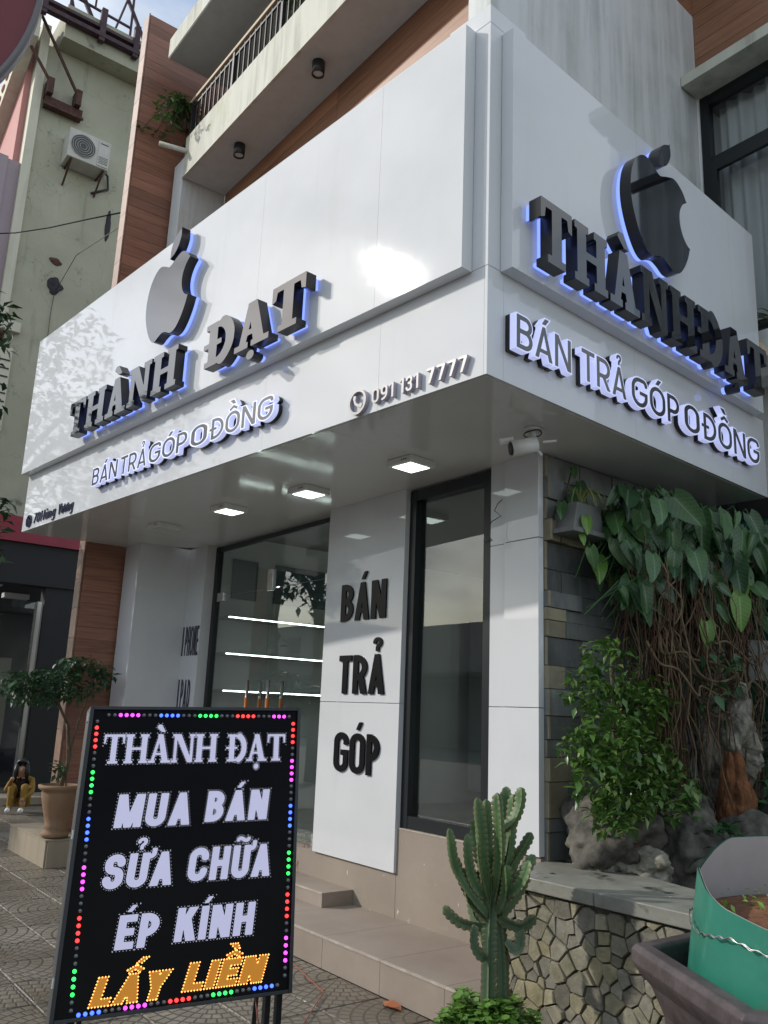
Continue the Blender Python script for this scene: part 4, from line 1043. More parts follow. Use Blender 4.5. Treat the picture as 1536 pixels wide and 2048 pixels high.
# ================================================================== FOLIAGE HELPERS
def leaf_shape(kind, droop=.16, curl=.30, wid=1.0, skew=0.0):
    """leaf in local XY: base at origin, tip along +Y, folded along the midrib; about 1 long"""
    prof = {'heart': [(0, .17), (.07, .27), (.20, .30), (.38, .275), (.58, .22), (.77, .15), (.91, .075), (1.0, .0)],
            'oval': [(0, .02), (.15, .14), (.35, .22), (.55, .21), (.75, .13), (.9, .05), (1, 0)]}[kind]
    mb = MB(); n = len(prof); V = []
    for i, (y, w) in enumerate(prof):
        w *= wid; dz = -droop*y*y; sx = skew*y*y; wav = .03*math.sin(i*2.1)
        back = -.16 if (kind == 'heart' and i == 0) else 0
        V += [(-w+sx, y+back, dz+curl*w+wav), (-w*.5+sx, y+back*.5, dz+curl*.37*w), (sx, y, dz), (w*.5+sx, y+back*.5, dz+curl*.37*w), (w+sx, y+back, dz+curl*w-wav)]
    F = []
    for i in range(n-1):
        for j in range(4): F.append((5*i+j, 5*i+j+1, 5*i+6+j, 5*i+5+j))
    mb.add(V, F); return mb
def leafcloud(name, pts, size, mat, parent, aim=None, rs=random, kind='oval', jit=.5):
    """many small folded leaves as one mesh"""
    mb = MB(); base = [(0, .02, 0), (-.22, .45, .07), (0, .45, 0), (.22, .45, .07), (0, 1.0, -.12)]
    F = [(0, 2, 1), (0, 3, 2), (1, 2, 4), (2, 3, 4)]
    for p in pts:
        s = size*rs.uniform(.65, 1.3)
        M_ = Matrix.Rotation(rs.uniform(0, 6.283), 3, 'Z') @ Matrix.Rotation(rs.uniform(-1.1, .5), 3, 'X') @ Matrix.Rotation(rs.uniform(-.6, .6), 3, 'Y')
        mb.add([Vector(p)+M_ @ (Vector(b)*s) for b in base], F)
    o = mb.build(name, mat, parent, True); o['kind'] = 'stuff'; return o
def blob(rs, c, r, n, fill=.35):
    out = []
    for _ in range(n):
        v = Vector((rs.gauss(0, 1), rs.gauss(0, 1), rs.gauss(0, 1))).normalized()*(fill+(1-fill)*rs.random())**.5
        out.append(Vector((c[0]+v.x*r[0], c[1]+v.y*r[1], c[2]+v.z*r[2])))
    return out
def smooth3(P, n):
    P = [Vector(p) for p in P]; P = [P[0]*2-P[1]]+P+[P[-1]*2-P[-2]]; out = []
    for i in range(1, len(P)-2):
        p0, p1, p2, p3 = P[i-1:i+3]
        for j in range(n):
            t = j/n; out.append(.5*((2*p1)+(p2-p0)*t+(2*p0-5*p1+4*p2-p3)*t*t+(3*p1-p0-3*p2+p3)*t**3))
    return out+[P[-2]]
def rockmesh(c, r, seed, rough=.35, sub=5):
    bm = bmesh.new(); bmesh.ops.create_icosphere(bm, subdivisions=sub, radius=1); off = Vector((seed*3.7, seed*1.9, -seed*2.3))
    for v in bm.verts:
        p = v.co
        vd = mnoise.voronoi(p*1.7+off)[0]; vd2 = mnoise.voronoi(p*4.1-off)[0]
        d = .9*mnoise.noise(p*1.1+off)+.5*mnoise.noise(p*2.3+off*2)+.9*(min(vd[1]-vd[0], .35)-.2)+.35*(min(vd2[1]-vd2[0], .25)-.12)+.10*mnoise.noise(p*14+off)
        q = v.co*(1+d*rough*1.5)
        v.co = Vector((c[0]+q.x*r[0], c[1]+q.y*r[1], c[2]+q.z*r[2]))
    mb = MB(); bm.verts.ensure_lookup_table(); mb.add([v.co.copy() for v in bm.verts], [tuple(v.index for v in f.verts) for f in bm.faces]); bm.free(); return mb

# ================================================================== GARDEN
gw = thing('garden_wall', (-2.6, 3.6, 0), 'low garden wall of rough cobbles with damp stone coping slabs', 'wall')
bx('wall_core', MT['mortar'], gw, -3.40, -1.2, 3.452, 4.02, 0, .655)
def voronoi(x0, x1, y0, y1, s, seed):
    rs = random.Random(seed); pts = []; ny = int((y1-y0)/s)+3; nx = int((x1-x0)/s)+3
    for j in range(-1, ny):
        for i in range(-1, nx): pts.append((x0+(i+.5+(j % 2)*.5)*s+rs.uniform(-.46, .46)*s, y0+(j+.5)*s*.9+rs.uniform(-.46, .46)*s, rs.uniform(-.22, .22)*s*s))
    for p in pts:
        poly = [(p[0]-s*1.6, p[1]-s*1.6), (p[0]+s*1.6, p[1]-s*1.6), (p[0]+s*1.6, p[1]+s*1.6), (p[0]-s*1.6, p[1]+s*1.6)]
        for q in pts:
            if q is p: continue
            dx, dy = q[0]-p[0], q[1]-p[1]; L = math.hypot(dx, dy)
            if L > 3.2*s: continue
            poly = clip(poly, dx, dy, dx*(p[0]+q[0])/2+dy*(p[1]+q[1])/2+(p[2]-q[2])/2-L*.0034)
            if len(poly) < 3: break
        for a, b, c in ((-1, 0, -x0), (1, 0, x1), (0, -1, -y0), (0, 1, y1)):
            if len(poly) > 2: poly = clip(poly, a, b, c)
        if len(poly) < 3: continue
        A = sum(poly[i-1][0]*poly[i][1]-poly[i][0]*poly[i-1][1] for i in range(len(poly)))/2
        if abs(A) > s*s*.12: yield poly if A > 0 else poly[::-1]
def cobbles(fr, a0, a1, b0, b1, s, seed, parent):
    rs = random.Random(seed+1)
    for poly in voronoi(a0, a1, b0, b1, s, seed):
        cx = sum(p[0] for p in poly)/len(poly); cyy = sum(p[1] for p in poly)/len(poly); n = len(poly); d = rs.uniform(.020, .038); k = rs.uniform(.90, .96)
        tx, ty = rs.uniform(-.12, .12), rs.uniform(-.12, .12); mb = MB()
        V = [fr.p(x, y, -.01) for x, y in poly]+[fr.p(x, y, d*.80+tx*(x-cx)+ty*(y-cyy)) for x, y in poly]+[fr.p(cx+(x-cx)*k, cyy+(y-cyy)*k, d+tx*(x-cx)+ty*(y-cyy)+rs.uniform(-.003, .003)) for x, y in poly]
        mb.add(V, [tuple(2*n+i for i in range(n))]+[(i, (i+1) % n, n+(i+1) % n, n+i) for i in range(n)]+[(n+i, n+(i+1) % n, 2*n+(i+1) % n, 2*n+i) for i in range(n)])
        mb.build('cobble', MT['cobble'], parent)
cobbles(Fr((0, 3.452, 0), (1, 0, 0), Z, (0, -1, 0)), -3.42, -1.75, .0, .648, .080, 3, gw)
cobbles(Fr((-3.40, 0, 0), (0, -1, 0), Z, (-1, 0, 0)), -3.83, -3.43, .18, .648, .088, 9, gw)
for poly in ([(-3.45, 3.385), (-2.765, 3.40), (-2.66, 3.95), (-3.46, 4.16)], [(-2.758, 3.40), (-2.22, 3.41), (-2.15, 3.86), (-2.653, 3.945)], [(-2.213, 3.405), (-1.5, 3.41), (-1.5, 3.8), (-2.143, 3.855)]):
    dz = random.uniform(-.004, .004); MB().prism(poly, .662, .722+dz).build('coping_slab', MT['coping'], gw, bevel=.005)
pond = MB().box(-3.50, .5, 4.0, 6.02, 0, .60).build('garden_bed', MT['soil']); tag(pond, kind='structure')
def rock(c, r, seed, mat, label, rough=.3):
    o = rockmesh(c, r, seed, rough).build('rock', MT[mat], None, True); tag(o, label, 'rock', 'rockery stones')
rock((-3.18, 4.05, .88), (.26, .20, .22), 1, 'rock', 'tall dark grey limestone rock under the ficus shrub')
rock((-2.98, 4.10, .76), (.16, .14, .10), 2, 'rock_pale', 'pale creamy limestone lump at the front of the rockery')
rock((-3.20, 3.98, .73), (.13, .10, .13), 8, 'rock_pale', 'mossy pale rock against the slate wall foot')
rock((-2.95, 4.45, .85), (.22, .25, .25), 3, 'rock', 'dark limestone boulder behind the pale rock')
rock((-2.75, 4.85, .78), (.30, .25, .22), 4, 'rock', 'low wide dark rock beside the rust-brown trunk')
rock((-2.45, 4.60, .66), (.35, .25, .16), 5, 'rock', 'mossy flat rock behind the green planter sheet')
o = rockmesh((-3.05, 5.05, 1.42), (.20, .16, .34), 6, .35).build('rock', MT['rock_pale']); tag(o, 'grey white rock wedged among hanging roots', 'rock', 'rockery stones')
o = rockmesh((-2.93, 4.93, .98), (.11, .11, .33), 12, .30).build('laterite_stump', MT['laterite']); tag(o, 'rust brown crumbly stump standing among the rocks', 'stump')
lf = MB().add([(-2.95, 4.02, .868), (-3.03, 4.02, .862), (-3.0, 3.98, .885), (-2.93, 3.99, .88)], [(0, 1, 2, 3)]); lf.add([(-2.95, 4.02, .866), (-3.03, 4.02, .860), (-3.0, 3.98, .883), (-2.93, 3.99, .878)], [(3, 2, 1, 0)]); tag(lf.build('dry_leaf', MT['orange_leaf']), 'curled brown dry leaf lying on pale rock', 'leaf')

# climbing philodendron with roots
rs = random.Random(21)
ph = thing('climbing_philodendron', (-3.3, 4.9, .7), 'huge climbing philodendron with arrow-shaped leaves over the slate wall', 'plant')
PHM = [leaf_shape('heart', d, c, w, k).mesh('leaf', MT['philo'], smooth=True) for d, c, w, k in ((.16, .3, 1, .0), (.34, .5, .85, .10), (.05, .15, 1.1, -.08), (.5, .7, .7, -.14), (.25, -.15, .95, .12))]; PHY = leaf_shape('heart').mesh('leaf', MT['philo_young'], smooth=True)
def aim_leaf(p, tip, out, size, me, parent, name='leaf'):
    y = Vector(tip).normalized(); n = Vector(out); n = (n-y*n.dot(y)).normalized(); xax = y.cross(n)
    return inst(name, me, parent, p, Matrix((xax, y, n)).transposed().to_euler(), size)
cam_dir = Vector((.62, -.75, -.05))
stems = MB()
for i in range(290):
    t = rs.random(); y = 3.98+2.02*t; top = 2.95-.05*t; lo = 2.20 if .08 < t < .8 else 2.45
    zz = lo+(top-lo)*rs.random()**.8; x = -3.40+.50*rs.random()*(1 if t > .12 else .5)
    if y < 4.22 and zz > 2.52: y += .3
    out = Vector((.8+rs.uniform(-.5, .5), -.6+rs.uniform(-.8, .7), .25+rs.uniform(-.4, .6))); tip = Vector((rs.uniform(-.1, .6), rs.uniform(-.6, .5), -1+rs.uniform(-.1, .6)))
    me = PHY if rs.random() < .05 else rs.choice(PHM)
    aim_leaf((x, y, zz), tip, out, rs.choice((.12, .15, .18, .20, .22, .24))*rs.uniform(.9, 1.1), me, ph)
    stems.tube([(x, y, zz), (x-.05, y+.05, zz+.06), (-3.42+.1*rs.random(), y+rs.uniform(-.1, .1), zz-.05-.2*rs.random())], .005, 4)
s_o = stems.build('leaf_stalks', MT['shrub'], ph); s_o['kind'] = 'stuff'
for p, s in (((-2.9, 5.05, 2.30), .22), ((-2.95, 4.75, 2.12), .17), ((-2.92, 5.10, 2.42), .18)):
    aim_leaf(p, (.1, -.1, -1), (.7, -.7, .3), s, PHY, ph)
roots = MB(); rootr = MB()
for i in range(230):
    y = 4.28+1.15*rs.random(); x = -3.38+.45*rs.random(); z0 = 2.3+.3*rs.random(); L = rs.uniform(.4, 1.6); P = []; dx = dy = 0
    for k in range(9):
        P.append((x+dx, y+dy, max(.68, z0-L*k/8))); dx += rs.uniform(-.04, .05); dy += rs.uniform(-.06, .06)
    (rootr if i % 3 == 0 else roots).tube(P, [rs.uniform(.002, .0055)]*9, 5)
for i in range(7):   # looping woody stems
    y = 4.4+.9*rs.random(); zz = 1.75+.5*rs.random(); P = []
    for k in range(9):
        a = math.pi*k/8; P.append((-3.1+.18*math.sin(a)+rs.uniform(-.04, .04), y-.36*math.cos(a)+rs.uniform(-.03, .03), zz-.24*math.sin(a)+rs.uniform(-.06, .06)))
    roots.tube(smooth3(P, 4), rs.uniform(.005, .011), 6)
ro = roots.build('aerial_roots', MT['root'], ph, True); ro['kind'] = 'stuff'
ro = rootr.build('rusty_roots', MT['root_red'], ph, True); ro['kind'] = 'stuff'
MB().tube([(-3.25, 4.7, .65), (-3.22, 4.75, 1.2), (-3.28, 4.8, 1.8), (-3.3, 4.85, 2.5)], [.11, .085, .08, .05], 9).build('trunk', MT['root_red'], ph, True)
# ficus shrub
fc = thing('ficus_shrub', (-3.12, 4.1, .7), 'bushy weeping ficus shrub growing out of the rockery', 'shrub')
tr = MB()
for P, r in (([(-3.15, 4.1, .75), (-3.17, 4.08, 1.1), (-3.12, 4.05, 1.45), (-3.1, 4.0, 1.85)], [.022, .018, .014, .006]), ([(-3.17, 4.08, 1.1), (-3.12, 4.25, 1.35), (-3.08, 4.4, 1.6)], [.014, .01, .005]), ([(-3.17, 4.09, 1.0), (-3.05, 3.9, 1.15), (-3.0, 3.75, 1.25)], [.012, .009, .004]), ([(-3.16, 4.1, .9), (-2.98, 4.2, 1.05), (-2.9, 4.3, 1.1)], [.012, .009, .004])):
    tr.tube(P, r, 6)
tr.build('trunk', MT['bark'], fc, True)
pts = []
for c, r, n in (((-3.1, 3.98, 1.80), (.12, .20, .16), 150), ((-3.08, 4.15, 1.58), (.15, .24, .14), 190), ((-3.0, 3.85, 1.45), (.14, .20, .11), 150), ((-3.02, 4.25, 1.30), (.16, .20, .12), 130), ((-2.95, 3.70, 1.20), (.12, .16, .11), 150), ((-2.92, 3.95, 1.16), (.14, .20, .10), 190), ((-2.92, 4.20, 1.10), (.14, .22, .12), 160), ((-2.98, 3.85, 1.02), (.10, .16, .10), 70), ((-3.0, 4.42, 1.12), (.13, .14, .15), 120), ((-2.95, 4.5, .92), (.12, .14, .15), 90), ((-3.05, 3.72, 1.36), (.12, .16, .10), 140), ((-3.0, 4.05, 1.34), (.15, .20, .10), 160), ((-3.1, 4.35, 1.62), (.12, .14, .14), 130), ((-2.9, 3.78, 1.06), (.12, .14, .08), 110), ((-3.12, 3.80, 1.66), (.10, .13, .11), 110)):
    pts += blob(rs, c, tuple(q*1.12 for q in r), int(n*1.35))
leafcloud('crown', pts, .068, MT['ficus'], fc, rs=rs); leafcloud('pale_crown_leaves', [p+Vector((.03, -.03, .02)) for p in pts[::7]], .055, MT['ficus_pale'], fc, rs=rs)
# undergrowth near the back right and at the pond edge
ug = thing('undergrowth_shrub', (-2.6, 5.4, .6), 'dark leafy undergrowth behind the green planter sheet', 'shrub')
pts = []
for c, r, n in (((-2.55, 5.5, .95), (.35, .3, .3), 200), ((-2.95, 5.75, 1.3), (.3, .2, .6), 220), ((-2.75, 4.45, .86), (.12, .16, .16), 90), ((-2.9, 4.75, 1.75), (.12, .25, .25), 50), ((-2.7, 5.2, 1.1), (.2, .25, .3), 110)): pts += blob(rs, c, r, n)
leafcloud('foliage', pts, .10, MT['shrub'], ug, rs=rs)
MB().tube([(-2.6, 5.45, .58), (-2.6, 5.5, .9), (-2.75, 5.6, 1.3)], [.02, .015, .006], 6).build('stem', MT['bark'], ug, True)
# wall planter with spider plant
wp = thing('wall_planter', (-3.38, 4.06, 2.58), 'small grey concrete planter box fixed high on slate wall', 'planter')
W0 = SW
def swp(a, b, c): return W0.p(a, b, c)
MB().add([swp(.05, 2.63, .03), swp(.36, 2.63, .03), swp(.36, 2.63, .20), swp(.05, 2.63, .20), swp(.10, 2.80, .03), swp(.33, 2.80, .03), swp(.33, 2.80, .19), swp(.10, 2.80, .19)], [(0, 3, 2, 1), (0, 1, 5, 4), (1, 2, 6, 5), (2, 3, 7, 6), (3, 0, 4, 7), (4, 5, 6, 7)]).build('box', MT['grey_board'], wp, bevel=.006)
bs = MB().fbox(W0, .01, .40, 2.600, 2.628, .025, .23).build('shelf', MT['grey_board'], wp)
sp = thing('spider_plant', tuple(swp(.22, 2.80, .12)), 'striped spider plant spilling from the wall planter box', 'plant')
SPB = swp(.22, 2.80, .12)
for i in range(26):
    a = rs.uniform(0, 6.28); L = rs.uniform(.10, .20); mb = MB(); V = []
    dirv = Vector((math.cos(a), math.sin(a), 0)); sd = Vector((-dirv.y, dirv.x, 0))
    if dirv.x < -.3: dirv.x *= -1
    for k in range(7):
        t = k/6; c = SPB+dirv*(L*t)+Z*(.13*math.sin(t*2.6)-.10*t*t); w = .007*(1-t*.9); V += [c-sd*w, c+Z*.003, c+sd*w]
    mb.add(V, [(3*k+j, 3*k+j+1, 3*k+4+j, 3*k+3+j) for k in range(6) for j in range(2)]); mb.build('leaf', MT['spider'], sp, True)
pt = thing('pothos_vine', tuple(swp(.15, 2.62, .05)), 'trailing pothos vine climbing beside the wall planter', 'plant')
HM = leaf_shape('heart').mesh('leaf', MT['philo_young'], smooth=True); HM2 = leaf_shape('heart').mesh('leaf', MT['philo'], smooth=True)
vp = [swp(.10, 2.55, .06), swp(.12, 2.75, .07), swp(.16, 2.90, .06), swp(.22, 3.02, .05), swp(.17, 3.05, .10)]
MB().tube(vp, .005, 5).build('vine', MT['root'], pt)
for i, (a, b, c, s) in enumerate(((.06, 2.80, .10, .11), (.16, 2.86, .10, .12), (.20, 2.92, .08, .10), (.14, 2.70, .22, .12), (.20, 3.06, .08, .09), (.30, 2.98, .06, .12), (.02, 2.76, .12, .09), (.25, 2.90, .08, .12), (.12, 2.60, .2, .08))):
    aim_leaf(swp(a, b, c), (.3, -.2+.1*(i % 3), -.8), (.8, -.5, .4), s, HM if i in (3, 8) else HM2, pt)
# small grey notice board hung among the roots
nb = MB().hexa([(-3.02, 5.32, 1.80), (-2.94, 5.47, 1.80), (-2.952, 5.476, 1.80), (-3.032, 5.326, 1.80), (-3.02, 5.32, 2.06), (-2.94, 5.47, 2.06), (-2.952, 5.476, 2.06), (-3.032, 5.326, 2.06)]).build('hanging_board', MT['grey_board']); tag(nb, 'square weathered grey board hanging among the roots', 'board')

# ================================================================== CACTUS IN POT
cp = thing('cactus_pot', (-3.05, 3.03, 0), 'round white glazed pot under the candelabra cactus', 'pot')
MB().lathe((-3.05, 3.03, 0), [(0, 0), (.13, 0), (.16, .06), (.178, .125), (.182, .145), (.168, .145), (.16, .125), (0, .12)], 28).build('body', MT['white_pot'], cp, True)
MB().lathe((-3.05, 3.03, 0), [(.164, .126), (.1, .150), (0, .16)], 20).build('soil', MT['soil'], cp, True)
cac = thing('candelabra_cactus', (-3.05, 3.03, .20), 'tall branching candelabra cactus with scalloped ribs beside the steps', 'cactus')
hd = Vector((-3.05, 3.03, 0)).normalized(); rh = Vector((hd.y, -hd.x, 0)); CB = Vector((-3.05, 3.03, 0))
def cl(r, z, d=0): return CB+rh*r+hd*d+Z*z
rc = random.Random(4)
def ribbed(P, rad, ribs=3, ph=0.0, tip=True):
    """scalloped ribbed stem along smooth path"""
    pts = crom3(P, 22 if len(P) == 4 else 30); n = len(pts); mb = MB(); up = None; seg = ribs*4; k = 0
    L = 0; prev = pts[0]
    for i, p in enumerate(pts):
        d = (pts[min(i+1, n-1)]-pts[max(i-1, 0)]).normalized(); up = d.orthogonal().normalized() if up is None else (up-d*up.dot(d)).normalized(); w = d.cross(up)
        L += (p-prev).length; prev = p; t = i/(n-1)
        env = rad*min(1, (.55+t*3) if t < .15 else 1)*(1 if not tip or t < .86 else max(.12, math.sqrt(max(0, 1-((t-.86)/.14)**2))))
        sc = .72+.28*abs(math.sin(L*math.pi/.026))**.7
        for j in range(seg):
            a = 2*math.pi*j/seg+ph; q = (j % 4)/4; prof = {0: 1.0*sc, 1: .42, 2: .30, 3: .42}[j % 4]
            mb.v.append(p+(up*math.cos(a)+w*math.sin(a))*env*prof*1.25)
    for i in range(n-1):
        for j in range(seg): mb.f.append((i*seg+j, i*seg+(j+1) % seg, (i+1)*seg+(j+1) % seg, (i+1)*seg+j)); mb.mi.append(0)
    mb.f.append(tuple((n-1)*seg+j for j in range(seg))); mb.mi.append(0); return mb
def crom3(P, n):
    P = [Vector(p) for p in P]; P = [P[0]*2-P[1]]+P+[P[-1]*2-P[-2]]; out = []
    for i in range(1, len(P)-2):
        p0, p1, p2, p3 = P[i-1:i+3]
        for j in range(n):
            t = j/n; out.append(.5*((2*p1)+(p2-p0)*t+(2*p0-5*p1+4*p2-p3)*t*t+(3*p1-p0-3*p2+p3)*t**3))
    out.append(P[-2]); return out
ribbed([cl(-.015, .11), cl(-.012, .40), cl(-.01, .60), cl(.0, .78)], .030, 4, tip=False).build('trunk', MT['cactus'], cac)
ribbed([cl(.055, .11, .03), cl(.05, .40, .03), cl(.035, .58, .03), cl(.03, .78, .03)], .030, 4, .5, False).build('trunk', MT['cactus'], cac)
ARMS = [  # (points as (right, height)), radius
    ([(-.01, .66), (-.045, .82), (-.055, .95), (-.076, 1.127)], .026), ([(.0, .70), (-.02, .85), (-.028, 1.0), (-.033, 1.118)], .024),
    ([(.02, .72), (.035, .88), (.03, 1.02), (.019, 1.157)], .025), ([(.03, .72), (.05, .9), (.055, 1.05), (.066, 1.171)], .026),
    ([(.04, .74), (.075, .88), (.09, 1.02), (.099, 1.14)], .025), ([(.05, .98), (.10, 1.03), (.128, 1.10), (.134, 1.178)], .024),
    ([(-.02, .60), (-.10, .70), (-.175, .82), (-.204, .985)], .021), ([(-.03, .68), (-.09, .76), (-.115, .86), (-.118, .964)], .022),
    ([(-.05, .80), (-.07, .88), (-.085, .95), (-.079, 1.02)], .022), ([(.03, .74), (.09, .82), (.14, .89), (.186, .968)], .022),
    ([(.04, .66), (.10, .74), (.15, .81), (.195, .885)], .024), ([(-.01, .56), (-.08, .64), (-.14, .74), (-.187, .856)], .021),
    ([(.03, .60), (.09, .66), (.13, .71), (.165, .785)], .024), ([(-.01, .56), (-.07, .555), (-.15, .565), (-.227, .625)], .023),
    ([(.03, .60), (.09, .575), (.14, .57), (.20, .615)], .023), ([(-.02, .58), (-.06, .62), (-.10, .66), (-.122, .735)], .022),
    ([(-.02, .48), (-.05, .53), (-.085, .58), (-.099, .645)], .022), ([(.03, .66), (.045, .78), (.035, .88), (.03, .98)], .024),
    ([(-.02, .62), (-.035, .72), (-.035, .82), (-.03, .92)], .024), ([(.05, .64), (.075, .72), (.09, .80), (.095, .90)], .024),
    ([(.06, .50), (.10, .46), (.13, .48), (.14, .56)], .024), ([(-.03, .64), (-.09, .68), (-.13, .73), (-.15, .80)], .022),
    ([(.03, .62), (.06, .70), (.065, .77), (.06, .84)], .024), ([(-.02, .60), (-.05, .66), (-.065, .72), (-.06, .79)], .024),
    ([(.05, .70), (.11, .74), (.15, .80), (.17, .87)], .022), ([(-.03, .42), (-.065, .45), (-.085, .50), (-.08, .57)], .020), ([(.0, .64), (.02, .72), (.015, .80), (.01, .88)], .024)]
for i, (A_, rad) in enumerate(ARMS):
    dd = rc.uniform(-.11, .13); P = [cl(r, z, dd*k) for (r, z), k in zip(A_, (.15, .6, .95, 1.0))]
    ribbed(P, rad*1.12, 3, rc.uniform(0, 2)).build('branch', MT['cactus'], cac)
wd = thing('pot_weeds', (-3.05, 3.03, .2), 'bright green clover-like weeds filling the cactus pot', 'weeds')
pts = []
for k in range(16):
    a = rc.uniform(0, 6.28); q = .20*math.sqrt(rc.random()); pts += blob(rc, (-3.05+q*math.cos(a), 3.03+q*math.sin(a), .155+rc.uniform(0, .06)+.05*(1-q/.2)), (.075, .075, .045), 60, .1)
mb = MB()
for p in pts:
    s = rc.uniform(.012, .022); M_ = Matrix.Rotation(rc.uniform(0, 6.28), 3, 'Z') @ Matrix.Rotation(rc.uniform(-.7, .7), 3, 'X')
    mb.add([p+M_ @ Vector((s*math.cos(a), s*math.sin(a), .15*s)) for a in [2*math.pi*q/6 for q in range(6)]]+[p], [(6, q, (q+1) % 6) for q in range(6)])
o = mb.build('leaves', MT['weed'], wd, True); o['kind'] = 'stuff'
mb = MB()
for p in pts[::5]: mb.tube([(p.x, p.y, .13), (p.x+rc.uniform(-.01, .01), p.y, p.z)], .0012, 3)
o = mb.build('stalks', MT['weed'], wd); o['kind'] = 'stuff'

# ================================================================== HEXAGONAL PLANTER WITH GREEN SHEET
HC = Vector((-1.31, 2.85, 0)); HR = .67
hp = thing('hexagonal_planter', (HC.x, HC.y, 0), 'dark weathered hexagonal planter tub with ochre chips on its sides', 'planter')
def hexring(r, z, rot=R(-150)): return [(HC.x+r*math.cos(rot+i*math.pi/3), HC.y+r*math.sin(rot+i*math.pi/3), z) for i in range(6)]
mb = MB(); prof = [(.50, 0), (.575, .60), (.612, .68), (.655, .725), (.67, .745), (.67, .785), (.655, .80), (.605, .80), (.595, .79), (.595, .66)]
for r, z in prof: mb.v += [Vector(p) for p in hexring(r, z)]
for i in range(len(prof)-1):
    for j in range(6): mb.f.append((i*6+j, i*6+(j+1) % 6, (i+1)*6+(j+1) % 6, (i+1)*6+j)); mb.mi.append(0)
mb.build('tub', MT['planter'], hp, bevel=.004)
MB().add(hexring(.60, .672), [(0, 1, 2, 3, 4, 5)]).build('soil', MT['soil'], hp)
ah = R(-150)
for s in range(6):
    a0, a1 = ah+s*math.pi/3, ah+(s+1)*math.pi/3
    for k in range(1, 8):
        t = k/8
        P = []
        for z, r in ((.06, .512), (.58, .575)):
            p = Vector((HC.x+r*(math.cos(a0)*(1-t)+math.cos(a1)*t), HC.y+r*(math.sin(a0)*(1-t)+math.sin(a1)*t), z)); P.append(p)
        MB().tube(P, .016, 6).build('rib', MT['planter'], hp)
    for k in (1, 2, 3, 5):
        t = (k+.5)/8; am = (a0+a1)/2; n = Vector((math.cos(am), math.sin(am), 0)); e = Vector((-n.y, n.x, 0))
        c = Vector((HC.x+.560*(math.cos(a0)*(1-t)+math.cos(a1)*t), HC.y+.560*(math.sin(a0)*(1-t)+math.sin(a1)*t), .42+.10*(k % 2)))+n*.004
        pl = [c+e*(.018*math.cos(q)*rc.uniform(.4, 1.1))+Z*(.10*math.sin(q)*rc.uniform(.6, 1.1)) for q in [2*math.pi*i/9 for i in range(9)]]
        MB().add(pl+[p+n*.003 for p in pl], [tuple(range(9, 18))]+[(i, (i+1) % 9, 9+(i+1) % 9, 9+i) for i in range(9)]).build('paint_chip', MT['planter_gold'], hp)
gs = thing('green_sheet_drum', (HC.x, HC.y, .68), 'rolled green sheet drum tied with wire, standing in the planter', 'drum')
def drum_rim(a):
    """top height of the sheet at angle a (radians): high at the back and left, torn down at the front"""
    d = (math.degrees(a) % 360)
    K = [(0, .93), (40, 1.10), (80, 1.125), (120, 1.125), (150, 1.125), (172, 1.12), (186, 1.085), (200, 1.04), (206, 1.035), (209, 1.055), (222, 1.035), (245, .985), (280, .95), (320, .92), (360, .93)]
    for (x0, y0), (x1, y1) in zip(K[:-1], K[1:]):
        if x0 <= d <= x1: return y0+(y1-y0)*(d-x0)/(x1-x0)
mb = MB(); n = 120; rows = 9
for i in range(n):
    a = 2*math.pi*i/n
    for j in range(rows):
        t = j/(rows-1); z = .675+(drum_rim(a)-.675)*t; r = .500-.052*(z-.675)/.45 + .006*math.sin(3*a+z*5)+.003*math.sin(11*a)
        mb.v.append(Vector((HC.x+r*math.cos(a), HC.y+r*math.sin(a), z)))
for i in range(n):
    for j in range(rows-1): q = (i+1) % n; mb.f.append((i*rows+j, q*rows+j, q*rows+j+1, i*rows+j+1)); mb.mi.append(0)
sh = mb.build('sheet', MT['green_sheet'], gs, True)
mb2 = MB(); mb2.v = [Vector((HC.x+(v.x-HC.x)*.988, HC.y+(v.y-HC.y)*.988, v.z-.0005)) for v in mb.v]; mb2.f = [f[::-1] for f in mb.f]; mb2.mi = list(mb.mi)
mb2.build('lining', MT['sheet_in'], gs, True)
mb = MB().lathe((HC.x, HC.y, 0), [(.455, .93), (.3, .955), (.12, .97), (0, .975)], 30)
mb.build('soil_fill', MT['laterite'], gs, True)
rw = []
for i in range(200):
    a = R(150)+R(160)*i/199; r = .500-.052*((.90-.675)/.45)+.011; rw.append((HC.x+r*math.cos(a), HC.y+r*math.sin(a), .905+.010*math.sin(i*.11)+.003*math.sin(i*.9)))
MB().tube(rw, .0019, 5).build('tie_wire', MT['wire'], gs, True)
MB().tube([(x+.002*math.sin(i*.35), y-.002, z+.0035*math.cos(i*.35)) for i, (x, y, z) in enumerate(rw[20:])], .0016, 5).build('tie_wire', MT['wire'], gs, True)
MB().tube(rw[8:24], .009, 6).build('orange_tape', MT['copper'], gs, True)
pts = blob(rc, (HC.x-.05, HC.y-.05, .975), (.36, .36, .03), 160, .1)
o = leafcloud('sprouts', pts, .035, MT['weed'], gs, rs=rc)
fl = MB().add([(-3.93, 3.10, .005), (-3.86, 3.055, .012), (-3.79, 3.06, .02), (-3.765, 3.09, .008), (-3.81, 3.125, .016), (-3.88, 3.13, .022)], [(0, 1, 2, 3, 4, 5)]); fl.add([(v.x, v.y, v.z-.002) for v in fl.v], [(5, 4, 3, 2, 1, 0)])
tag(fl.build('fallen_leaf', MT['orange_leaf']), 'orange dry leaf lying on paving before the steps', 'leaf')

